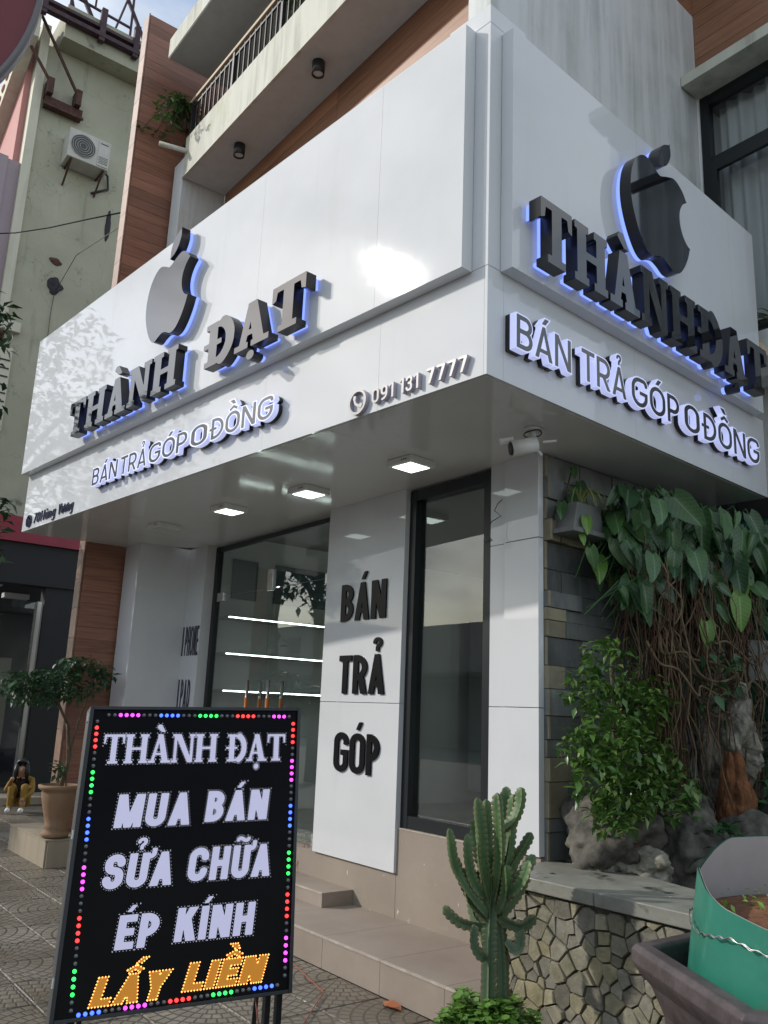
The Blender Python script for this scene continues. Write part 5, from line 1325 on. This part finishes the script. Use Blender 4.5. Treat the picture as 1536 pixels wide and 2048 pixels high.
# ================================================================== LEFT NEIGHBOUR
nbd = thing('neighbour_building', (-17, 6, 0), 'tall neighbouring house with stained green side wall and pink ornate front', 'building')
bx('side_wall', MT['green_plaster'], nbd, -22, -14.0, 2.75, 12, 4.3, 12.76)
bx('parapet', MT['green_plaster'], nbd, -22, -13.62, 2.9, 12, 12.765, 13.44)
bx('corner_trim', MT['cream'], nbd, -14.2, -13.93, 2.60, 2.748, 7.45, 13.1)
bx('trim_foot', MT['cream'], nbd, -14.2, -13.9, 2.58, 2.96, 7.28, 7.448)
bx('pink_front', MT['pink'], nbd, -22, -14.21, 2.5, 2.748, 4.3, 13.2)
bx('lilac_pier', MT['lilac'], nbd, -15.2, -14.0, 1.35, 2.40, 7.7, 10.35)
bx('lilac_pier', MT['lilac'], nbd, -14.9, -14.02, 2.402, 2.597, 4.3, 10.32)
gt = MB().hexa([(-16.4, 2.30, 11.2), (-13.6, 2.30, 12.50), (-13.6, 2.499, 12.50), (-16.4, 2.499, 11.2), (-16.4, 2.30, 11.75), (-13.6, 2.30, 13.25), (-13.6, 2.499, 13.25), (-16.4, 2.499, 11.75)]).build('gable_trim', MT['cream'], nbd)
for i in range(12):
    t = (i+.5)/12; x = -16.3+2.6*t; zc = 11.45+1.35*t
    MB().lathe((0, 0, 0), [(.0, .03), (.05, .025), (.065, 0)], 10)
    o = rockmesh((x, 2.29, zc), (.10, .03, .07), i, .12, 2).build('ornament', MT['pink'], gt, True)
bx('lattice_panel', MT['cream'], nbd, -14.0, -13.95, 2.5, 2.9, 5.6, 7.0)
for i in range(9): bx('lattice_bar', MT['dark_metal'], nbd, -13.949, -13.942, 2.5, 2.88, 5.65+i*.14, 5.675+i*.14)
bx('red_reveal', MT['red'], nbd, -14.0, -13.96, 2.3, 2.499, 4.4, 7.4)
# street-level shop in the neighbour
bx('fascia_band', MT['red'], nbd, -14.5, -13.98, 2.3, 5.2, 3.90, 4.298)
bx('shop_back', MT['void'], nbd, -18, -16.5, 2.2, 6, 0, 3.9)
bx('shop_header', MT['void'], nbd, -14.4, -14.05, 2.3, 5.2, 3.25, 3.898)
bx('door_leaf', MT['void'], nbd, -14.35, -14.1, 3.95, 5.2, 0, 3.248)
bx('door_frame', MT['steel'], nbd, -14.2, -14.06, 3.84, 3.90, 0.05, 3.0)
bx('pane', MT['glass_dark'], nbd, -14.15, -14.14, 2.5, 3.83, .1, 3.0)
bx('pillar', MT['tile_beige'], nbd, -14.5, -14.2, 3.40, 3.60, 0, 2.1)
bx('counter', MT['in_wall'], nbd, -15.6, -15.2, 2.9, 3.8, 0, 1.0)
bx('fluorescent_lamp', MT['white_plastic'], nbd, -15.2, -15.0, 3.55, 3.95, 3.12, 3.2)
bx('fan_box', MT['white_plastic'], nbd, -15.2, -15.0, 3.25, 3.5, 3.3, 3.6)
bx('threshold', MT['tile_beige'], nbd, -14.5, -13.4, 2.4, 5.2, 0, .10)
# wall-mounted air conditioner
acu = thing('air_conditioner', (-13.8, 3.55, 10.5), 'aged white air conditioner unit on brackets on green wall', 'air conditioner')
bx('casing', MT['ac_white'], acu, -13.99, -13.60, 3.22, 3.93, 10.55, 11.10, bevel=.012)
FA = Fr((-13.598, 3.22, 10.55), (0, 1, 0), Z, (1, 0, 0))
MB().add([FA.p(.245+.215*math.cos(a), .275+.215*math.sin(a), .002) for a in [2*math.pi*i/28 for i in range(28)]], [tuple(range(28))]).build('fan_grille', MT['ac_grille'], acu)
for r in (.06, .10, .14, .18, .21): MB().tube([FA.p(.245+r*math.cos(a), .275+r*math.sin(a), .006) for a in [2*math.pi*i/24 for i in range(25)]], .004, 4).build('grille_ring', MT['ac_white'], acu)
MB().fbox(FA, .50, .70, .03, .52, .001, .010).build('service_panel', MT['ac_white'], acu, bevel=.004)
MB().fbox(FA, .53, .66, .455, .475, .0105, .012).build('nameplate', MT['dark_metal'], acu)
for k in range(5): MB().fbox(FA, .52, .68, .08+k*.03, .09+k*.03, .0105, .013).build('louvre', MT['ac_grille'], acu)
for y in (3.30, 3.85): MB().tube([(-13.99, y, 10.2), (-13.62, y, 10.53), (-14.0, y, 10.53)], .018, 5).build('bracket', MT['rust'], acu)
MB().tube([(-13.95, 3.94, 10.75), (-13.9, 4.02, 10.65), (-13.98, 4.08, 10.45), (-13.98, 3.8, 10.25)], .022, 6).build('pipe', MT['dark_metal'], acu, True)
# rusty bracket and struts for the roof billboard
br = thing('rusty_bracket', (-13.9, 3.1, 11.6), 'rusty steel wall bracket with two long struts above air conditioner', 'bracket')
bx('beam', MT['rust'], br, -13.99, -13.86, 2.80, 3.44, 11.50, 11.68)
bx('beam', MT['rust'], br, -13.86, -13.82, 2.78, 3.46, 11.48, 11.52)
for y in (2.84, 3.32): bx('upright', MT['rust'], br, -13.99, -13.75, y-.05, y+.05, 11.681, 11.98)
MB().tube([(-13.8, 2.42, 12.45), (-13.8, 2.84, 11.9)], .03, 5).build('strut', MT['rust'], br); MB().tube([(-13.8, 2.48, 13.2), (-13.8, 3.30, 11.9)], .03, 5).build('strut', MT['rust'], br)
bf = thing('billboard_frame', (-13.7, 3.5, 13.4), 'purple brown steel billboard truss on the neighbouring roof', 'frame')
bx('base_beam', MT['rust_purple'], bf, -13.60, -13.48, 2.3, 4.2, 13.02, 13.10); bx('base_beam', MT['rust_purple'], bf, -13.60, -13.50, 2.3, 4.2, 13.20, 13.26)
for y in (2.5, 3.5, 4.12): bx('post', MT['rust_purple'], bf, -13.59, -13.49, y-.05, y+.05, 12.95, 13.62)
for p, q, r in (((3.02, 14.3), (3.49, 13.46), .045), ((3.80, 14.75), (4.47, 13.55), .04), ((4.09, 14.6), (4.10, 13.40), .025), ((3.77, 13.42), (4.02, 14.6), .022), ((2.9, 13.9), (4.10, 13.84), .028), ((3.42, 14.6), (3.42, 13.86), .02), ((3.0, 14.5), (3.0, 13.3), .03), ((2.85, 14.4), (3.1, 13.5), .02)):
    MB().tube([(-13.9, p[0], p[1]), (-13.9, q[0], q[1])], r, 5).build('member', MT['rust_purple'], bf)
MT['cable_black'] = simple('matte_black_cable', (.008, .008, .008), .8, spec=.1)
cb_ = MB().tube([(-13.98, 2.2, 8.80), (-12.8, 2.45, 8.38), (-11.5, 2.62, 7.93), (-10.2, 2.76, 7.50), (-9.05, 2.9, 7.12)], .009, 6).build('power_cable', MT['cable_black'], None, True); tag(cb_, 'black power cable strung between green wall and brown fin', 'cable')
for nm, P, lb in (('loose_wire', [(-13.98, 3.42, 8.3), (-13.97, 3.40, 7.8), (-13.97, 3.42, 6.2)], 'thin wire hanging down green wall from broken hole'), ('loose_wire', [(-13.97, 3.45, 8.28), (-12.5, 3.3, 8.2), (-9.06, 3.0, 7.1)], 'thin slack wire from wall hole to brown fin')):
    tag(MB().tube(P, .006, 4).build(nm, MT['black_plastic']), lb, 'wire')
hb = rockmesh((-14.0, 3.41, 8.32), (.03, .13, .14), 31, .3, 3).build('wall_hole', MT['void'], nbd); 
rockmesh((-14.0, 3.37, 8.76), (.02, .09, .07), 33, .3, 3).build('wall_hole', MT['rust'], nbd)
rockmesh((-14.0, 4.16, 9.75), (.02, .05, .30), 35, .3, 3).build('wall_hole', MT['void'], nbd)

# maroon round sign hanging close at the upper left
rsn = thing('round_sign', (-2.15, .22, 0), 'maroon round sign with grey rim at the upper left edge', 'sign')
dR = Vector((-.9865, .163, .78)); cS = Vector((0, 0, 1.5))+dR*2.2
nS = Vector((.93, -.2, -.25)).normalized(); uS = Vector((.2, .97, -.1)); uS = (uS-nS*uS.dot(nS)).normalized(); vS = nS.cross(uS)
cS = cS-uS*.475+vS*.10
def disc(r0, r1, d0, d1, mat, name):
    mb = MB(); n = 72
    prof = [(r0, d0), (r0, d1), (r1, d1), (r1, d0)]
    for r, d in prof: mb.v += [cS+uS*(r*math.cos(2*math.pi*i/n))+vS*(r*math.sin(2*math.pi*i/n))+nS*d for i in range(n)]
    for k in range(4):
        for i in range(n): mb.f.append((k*n+i, k*n+(i+1) % n, ((k+1) % 4)*n+(i+1) % n, ((k+1) % 4)*n+i)); mb.mi.append(0)
    return mb.build(name, mat, rsn, True)
mb = MB(); n = 72
for d in (-.02, .02): mb.v += [cS+uS*(.487*math.cos(2*math.pi*i/n))+vS*(.487*math.sin(2*math.pi*i/n))+nS*d for i in range(n)]
mb.f = [tuple(range(n-1, -1, -1)), tuple(range(n, 2*n))]+[(i, (i+1) % n, n+(i+1) % n, n+i) for i in range(n)]; mb.mi = [0]*len(mb.f)
mb.build('disc', MT['maroon'], rsn); disc(.487, .50, -.03, .03, MT['grey_rim'], 'rim')
MB().tube([cS-uS*.52-nS*.03, cS-uS*1.2-nS*.03, (cS.x-uS.x*1.2, cS.y-uS.y*1.2, 0)], .03, 8).build('pole', MT['grey_rim'], rsn)

# ------------------------------------------------------------------ plinth, potted tree, seated person
plh = thing('tile_plinth', (-8.7, 2.9, 0), 'low beige stone-tiled plinth at the foot of brown fin', 'plinth')
bx('core', MT['mortar'], plh, -9.60, -8.41, 2.66, 3.14, 0, .228)
for a, b in ((-9.61, -9.02), (-9.017, -8.42)):
    bx('tile', MT['tile_beige'], plh, a, b, 2.645, 2.6595, .001, .226); bx('tile', MT['tile_beige'], plh, a, b, 2.64, 3.14, .2285, .242)
bx('tile', MT['tile_beige'], plh, -8.4095, -8.40, 2.66, 3.14, .001, .227)
pot = thing('terracotta_pot', (-8.55, 2.76, .242), 'ringed terracotta urn standing on the beige plinth', 'pot')
MB().lathe((-8.55, 2.76, .243), [(0, 0), (.10, 0), (.125, .02), (.125, .05), (.10, .065), (.115, .09), (.10, .12), (.12, .20), (.15, .32), (.165, .40), (.16, .42), (.195, .44), (.20, .47), (.165, .475), (.155, .44), (0, .43)], 28).build('body', MT['terracotta'], pot, True)
pt_ = thing('potted_tree', (-8.55, 2.76, .68), 'small leafy potted tree with flat crown in terracotta urn', 'tree')
rp = random.Random(8)
tr = MB(); tr.tube([(-8.55, 2.76, .66), (-8.53, 2.80, .95), (-8.56, 2.77, 1.25), (-8.52, 2.66, 1.42), (-8.5, 2.55, 1.52)], [.022, .02, .016, .012, .006], 7)
tr.tube([(-8.54, 2.79, .95), (-8.5, 2.84, 1.3), (-8.5, 2.92, 1.6), (-8.5, 2.95, 1.75)], [.014, .011, .008, .004], 6); tr.tube([(-8.56, 2.77, 1.25), (-8.45, 2.6, 1.5), (-8.4, 2.35, 1.62), (-8.4, 2.2, 1.68)], [.012, .01, .007, .003], 6)
for k in range(3): tr.tube([(-8.55+.02*k, 2.74+.03*k, .67), (-8.52, 2.82-.02*k, .98), (-8.55+.02*k, 2.74, 1.28)], .007, 5)
tr.build('trunk', MT['bark'], pt_, True)
pts = []
for c, r, n in (((-8.5, 2.82, 1.84), (.20, .26, .09), 100), ((-8.48, 3.00, 1.72), (.18, .14, .10), 60), ((-8.45, 2.55, 1.70), (.24, .28, .10), 120), ((-8.4, 2.25, 1.66), (.20, .18, .10), 80), ((-8.45, 2.42, 1.52), (.20, .28, .09), 90), ((-8.4, 2.72, 1.58), (.22, .22, .10), 70), ((-8.35, 2.15, 1.56), (.12, .12, .08), 30), ((-8.5, 2.72, .86), (.07, .07, .08), 14)):
    pts += blob(rp, c, r, n*2, .2)
leafcloud('crown', pts, .080, MT['shrub'], pt_, rs=rp)

def person():
    o = Vector((-12.75, 3.60, .015))
    J = {'pelvis': (0, 0, .10, .105), 'belly': (.02, .01, .22, .10), 'chest': (.07, .01, .36, .105), 'neck': (.11, 0, .46, .045), 'head': (.14, -.01, .53, .065), 'crown': (.135, -.01, .60, .070)}
    for s, n in ((-1, 'l'), (1, 'r')):
        J['hip'+n] = (.05, .075*s, .11, .075); J['knee'+n] = (.33, .085*s, .36, .055); J['ank'+n] = (.36, .08*s, .05, .038); J['toe'+n] = (.50, .085*s, .025, .036)
        J['sho'+n] = (.08, .13*s, .40, .048); J['elb'+n] = (.24, .17*s, .26, .038); J['wri'+n] = (.36, .10*s, .20 if s > 0 else .40, .028); J['hand'+n] = (.41, .07*s, .15 if s > 0 else .46, .026)
    names = list(J); idx = {n: i for i, n in enumerate(names)}
    E_ = [('pelvis', 'belly'), ('belly', 'chest'), ('chest', 'neck'), ('neck', 'head'), ('head', 'crown')]
    for n in 'lr': E_ += [('pelvis', 'hip'+n), ('hip'+n, 'knee'+n), ('knee'+n, 'ank'+n), ('ank'+n, 'toe'+n), ('chest', 'sho'+n), ('sho'+n, 'elb'+n), ('elb'+n, 'wri'+n), ('wri'+n, 'hand'+n)]
    yawp = R(-25); Rm = Matrix.Rotation(yawp, 3, 'Z')
    W = {n: o+Rm @ (Vector(J[n][:3])*.98) for n in names}
    me = bpy.data.meshes.new('skeleton'); me.from_pydata([tuple(W[n]) for n in names], [(idx[a], idx[b]) for a, b in E_], [])
    ob = bpy.data.objects.new('skeleton', me); link(ob)
    sm = ob.modifiers.new('skin', 'SKIN')
    if not me.skin_vertices: 
        bpy.context.view_layer.objects.active = ob; bpy.ops.mesh.customdata_skin_add()
    for i, n in enumerate(names):
        sv = me.skin_vertices[0].data[i]; sv.radius = (J[n][3], J[n][3]); sv.use_root = (n == 'pelvis')
    ob.modifiers.new('sub', 'SUBSURF').levels = 2; ob.modifiers['sub'].render_levels = 2
    dg = bpy.context.evaluated_depsgraph_get(); bm_ = bpy.data.meshes.new_from_object(ob.evaluated_get(dg)); bm_.name = 'body'
    bpy.data.objects.remove(ob)
    root = thing('person', (o.x, o.y, 0), 'person in mustard outfit and white shoes crouching on the neighbour shop step', 'person')
    bm_.materials.clear()
    skin = simple('skin', (.42, .24, .16), .5); cloth = simple('mustard_fabric', (.30, .17, .02), .8, (.22, .12, .015), 20); shoe = simple('white_shoe', (.66, .66, .66), .5); vest = simple('black_vest', (.012, .012, .014), .7)
    for m in (cloth, skin, shoe, vest): bm_.materials.append(m)
    lab_ = {'head': 1, 'crown': 1, 'neck': 1, 'handl': 1, 'handr': 1, 'toel': 2, 'toer': 2, 'chest': 3, 'belly': 3}
    for p in bm_.polygons:
        c = p.center; n = min(names, key=lambda k: (W[k]-c).length-J[k][3]*.6); p.material_index = lab_.get(n, 0); p.use_smooth = True
    w0 = wloc(root)
    for v in bm_.vertices: v.co -= w0
    b = bpy.data.objects.new('body', bm_); link(b, root)
    hc = W['crown']; hair = rockmesh((hc.x-.02*math.cos(yawp), hc.y, hc.z+.005), (.085, .085, .095), 3, .05, 3)
    fwd = Rm @ Vector((1, 0, 0))
    hair.v = [v if (v-hc).dot(fwd) < .045 or v.z > hc.z+.045 else v-fwd*.06 for v in hair.v]
    hair.tube([hc+Vector((-.03, 0, .0)), hc-fwd*.07+Vector((0, 0, -.10)), hc-fwd*.05+Vector((0, 0, -.26))], [.075, .09, .05], 10)
    for sd_ in (-1, 1): hair.tube([hc+Rm @ Vector((.02, .062*sd_, .02)), hc+Rm @ Vector((.035, .072*sd_, -.08)), hc+Rm @ Vector((.03, .075*sd_, -.22))], [.028, .034, .016], 8)
    hair.build('hair', simple('black_hair', (.008, .007, .007), .45), root, True)
    for s in (-1, 1):
        e = hc+Rm @ Vector((.066, .026*s, -.045)); MB().lathe(e, [(0, .006), (.007, .003), (.007, -.003), (0, -.006)], 8).build('eye', MT['black_plastic'], root)
    nz = hc+Rm @ Vector((.072, 0, -.068)); MB().tube([nz+Vector((0, 0, .022)), nz+Rm @ Vector((.010, 0, -.004))], [.005, .010], 6).build('nose', skin, root, True)
    mo = hc+Rm @ Vector((.063, 0, -.098)); MB().tube([mo+Rm @ Vector((0, -.018, 0)), mo+Rm @ Vector((.004, .018, 0))], .005, 5).build('mouth', simple('lips', (.30, .08, .07), .5), root)
person()

# ------------------------------------------------------------------ street trees (left edge and across the road, seen mainly in reflections)
def street_tree(loc, h, r, n, label, seed, extra=()):
    rt_ = random.Random(seed); t = thing('street_tree', loc, label, 'tree', 'street trees along the pavement'); x, y, _ = loc
    mb = MB(); mb.tube([(x, y, 0), (x+.05, y, h*.3), (x-.04, y+.05, h*.55), (x, y, h*.75)], [.17, .14, .11, .05], 9)
    for k in range(6):
        a = k*1.05+rt_.random(); mb.tube([(x, y, h*(.4+.05*k)), (x+r*.4*math.cos(a), y+r*.4*math.sin(a), h*(.58+.04*k)), (x+r*.8*math.cos(a), y+r*.8*math.sin(a), h*(.68+.04*k))], [.06, .04, .015], 6)
    for e in extra: mb.tube([(x, y, h*.5), ((x+e[0][0])/2, (y+e[0][1])/2, (h*.5+e[0][2])/2+.1), e[0]], [.03, .02, .006], 6)
    mb.build('trunk', MT['bark'], t, True)
    pts = []
    for k in range(16):
        a = rt_.uniform(0, 6.28); q = r*rt_.uniform(.15, .85); pts += blob(rt_, (x+q*math.cos(a), y+q*math.sin(a), h*.75+rt_.uniform(-.26, .28)*h), (r*.36, r*.36, h*.10), n//16)
    leafcloud('crown', pts, .17, MT['tree_leaf'], t, rs=rt_)
    ep = []
    for c, rr, m in extra: ep += blob(rt_, c, rr, m)
    if ep: leafcloud('low_branch_leaves', ep, .15, MT['tree_leaf'], t, rs=rt_)
street_tree((-11.3, 1.35, 0), 6.2, 1.2, 2600, 'street tree whose leafy branches enter at the left edge', 3, (((-9.75, 2.12, 3.40), (.18, .14, .28), 60), ((-9.7, 2.12, 3.02), (.18, .13, .16), 36), ((-9.8, 2.16, 2.35), (.10, .10, .25), 18)))
street_tree((-16.0, -2.6, 0), 7.4, 2.2, 4200, 'wide street tree across the road mirrored in the glass door', 4)
street_tree((-9.5, -7.5, 0), 6.8, 2.4, 4200, 'round street tree across the road mirrored in the window', 5)
# ------------------------------------------------------------------ balcony plants
bp = thing('balcony_fern', (-8.55, 3.3, 8.0), 'wiry hanging plant spilling over the balcony left end', 'plant')
rb = random.Random(2); mb = MB(); pts = []
for i in range(22):
    a = rb.uniform(2.2, 5.2); L = rb.uniform(.25, .65); P = [Vector((-8.62, 3.36, 8.35))+Vector((math.cos(a)*L*t, math.sin(a)*L*t*.8, .25*math.sin(t*2.4)-.40*t*t)) for t in (0, .25, .5, .75, 1)]
    mb.tube(P, .004, 4); pts += [p+Vector((rb.uniform(-.03, .03), rb.uniform(-.03, .03), rb.uniform(-.03, .03))) for p in P[1:] for _ in range(4)]
mb.build('stems', MT['root'], bp); leafcloud('foliage', pts, .09, MT['ficus'], bp, rs=rb)
bx('pot', MT['green_sheet'], bp, -8.70, -8.56, 3.42, 3.56, 8.01, 8.30)
for i, (x, lb) in enumerate(((-6.35, 'leafy green pot plant behind the balcony railing'), (-5.85, 'second leafy plant further along the balcony railing'))):
    t = thing('balcony_plant', (x, 3.6, 8.0), lb, 'plant', 'plants behind the balcony railing'); pts = blob(rb, (x, 3.55, 8.40), (.22, .16, .34), 150)
    leafcloud('foliage', pts, .10, MT['ficus_pale'], t, rs=rb); MB().lathe((x, 3.58, 8.0), [(0, 0), (.09, 0), (.12, .2), (0, .2)], 14).build('pot', MT['terracotta'], t, True)
# ledge beyond the fascia's right end with a plant and a broken board
rl = thing('side_ledge', (-2.6, 5.9, 4.2), 'pale concrete ledge beside the fascia right end', 'ledge')
bx('slab', MT['stain_white'], rl, -3.20, -1.9, 5.80, 6.03, 4.05, 4.42); 
lp = thing('ledge_plant', (-2.9, 5.9, 4.42), 'spiky green plant on ledge beside the fascia right end', 'plant')
for i in range(26):
    a = rb.uniform(0, 6.28); L = rb.uniform(.2, .38); d = Vector((math.cos(a), math.sin(a)*.6, 0)); sd = Vector((-d.y, d.x, 0)); V = []
    for k in range(5):
        t = k/4; c = Vector((-2.90, 5.88, 4.42))+d*L*t+Z*(.38*t-.22*t*t); w = .018*math.sin(math.pi*min(1, t*.9+.1)); V += [c-sd*w, c-Z*.004, c+sd*w]
    MB().add(V, [(3*k+j, 3*k+j+1, 3*k+4+j, 3*k+3+j) for k in range(4) for j in range(2)]).build('leaf', MT['ficus_pale'], lp, True)
bb = MB().tube([(-3.02, 5.70, 4.27), (-2.86, 5.78, 3.98)], [.035, .03], 5).build('broken_board', MT['handrail']); tag(bb, 'short broken tan board stuck behind the fascia right end', 'board')

# ------------------------------------------------------------------ houses across the road (mirrored in glass and panels)
ro_ = random.Random(13)
for i, (x0, x1, h, c, lb) in enumerate(((-58, -40, 6.5, (.30, .29, .26), 'long beige shop house across the road, far left'), (-39.5, -24, 5.8, (.36, .34, .33), 'grey shop house across the road'), (-23.5, -10, 6.8, (.26, .22, .18), 'tan shop house across the road facing the shop'), (-9.5, 6, 6.0, (.33, .35, .36), 'pale blue shop house across the road'))):
    t = thing('opposite_house', ((x0+x1)/2, -20, 0), lb, 'building', 'houses across the road')
    bx('wall', simple('opposite_plaster', c, .8, tuple(q*.8 for q in c), 1), t, x0, x1, -30, -20, 0, h)
    bx('canopy', MT['dark_metal'], t, x0+.5, x1-.5, -20, -18.6, 3.2, 3.4)
    bx('shutter', MT['in_dark'], t, x0+1, x1-1, -20, -19.95, 0.1, 3.0)
    k = x0+1.5
    while k < x1-2.5:
        for z in (4.4, 6.6):
            if z+1.4 < h: w = bx('window', MT['frame'], t, k, k+1.6, -20, -19.96, z, z+1.4)
        k += 3.4
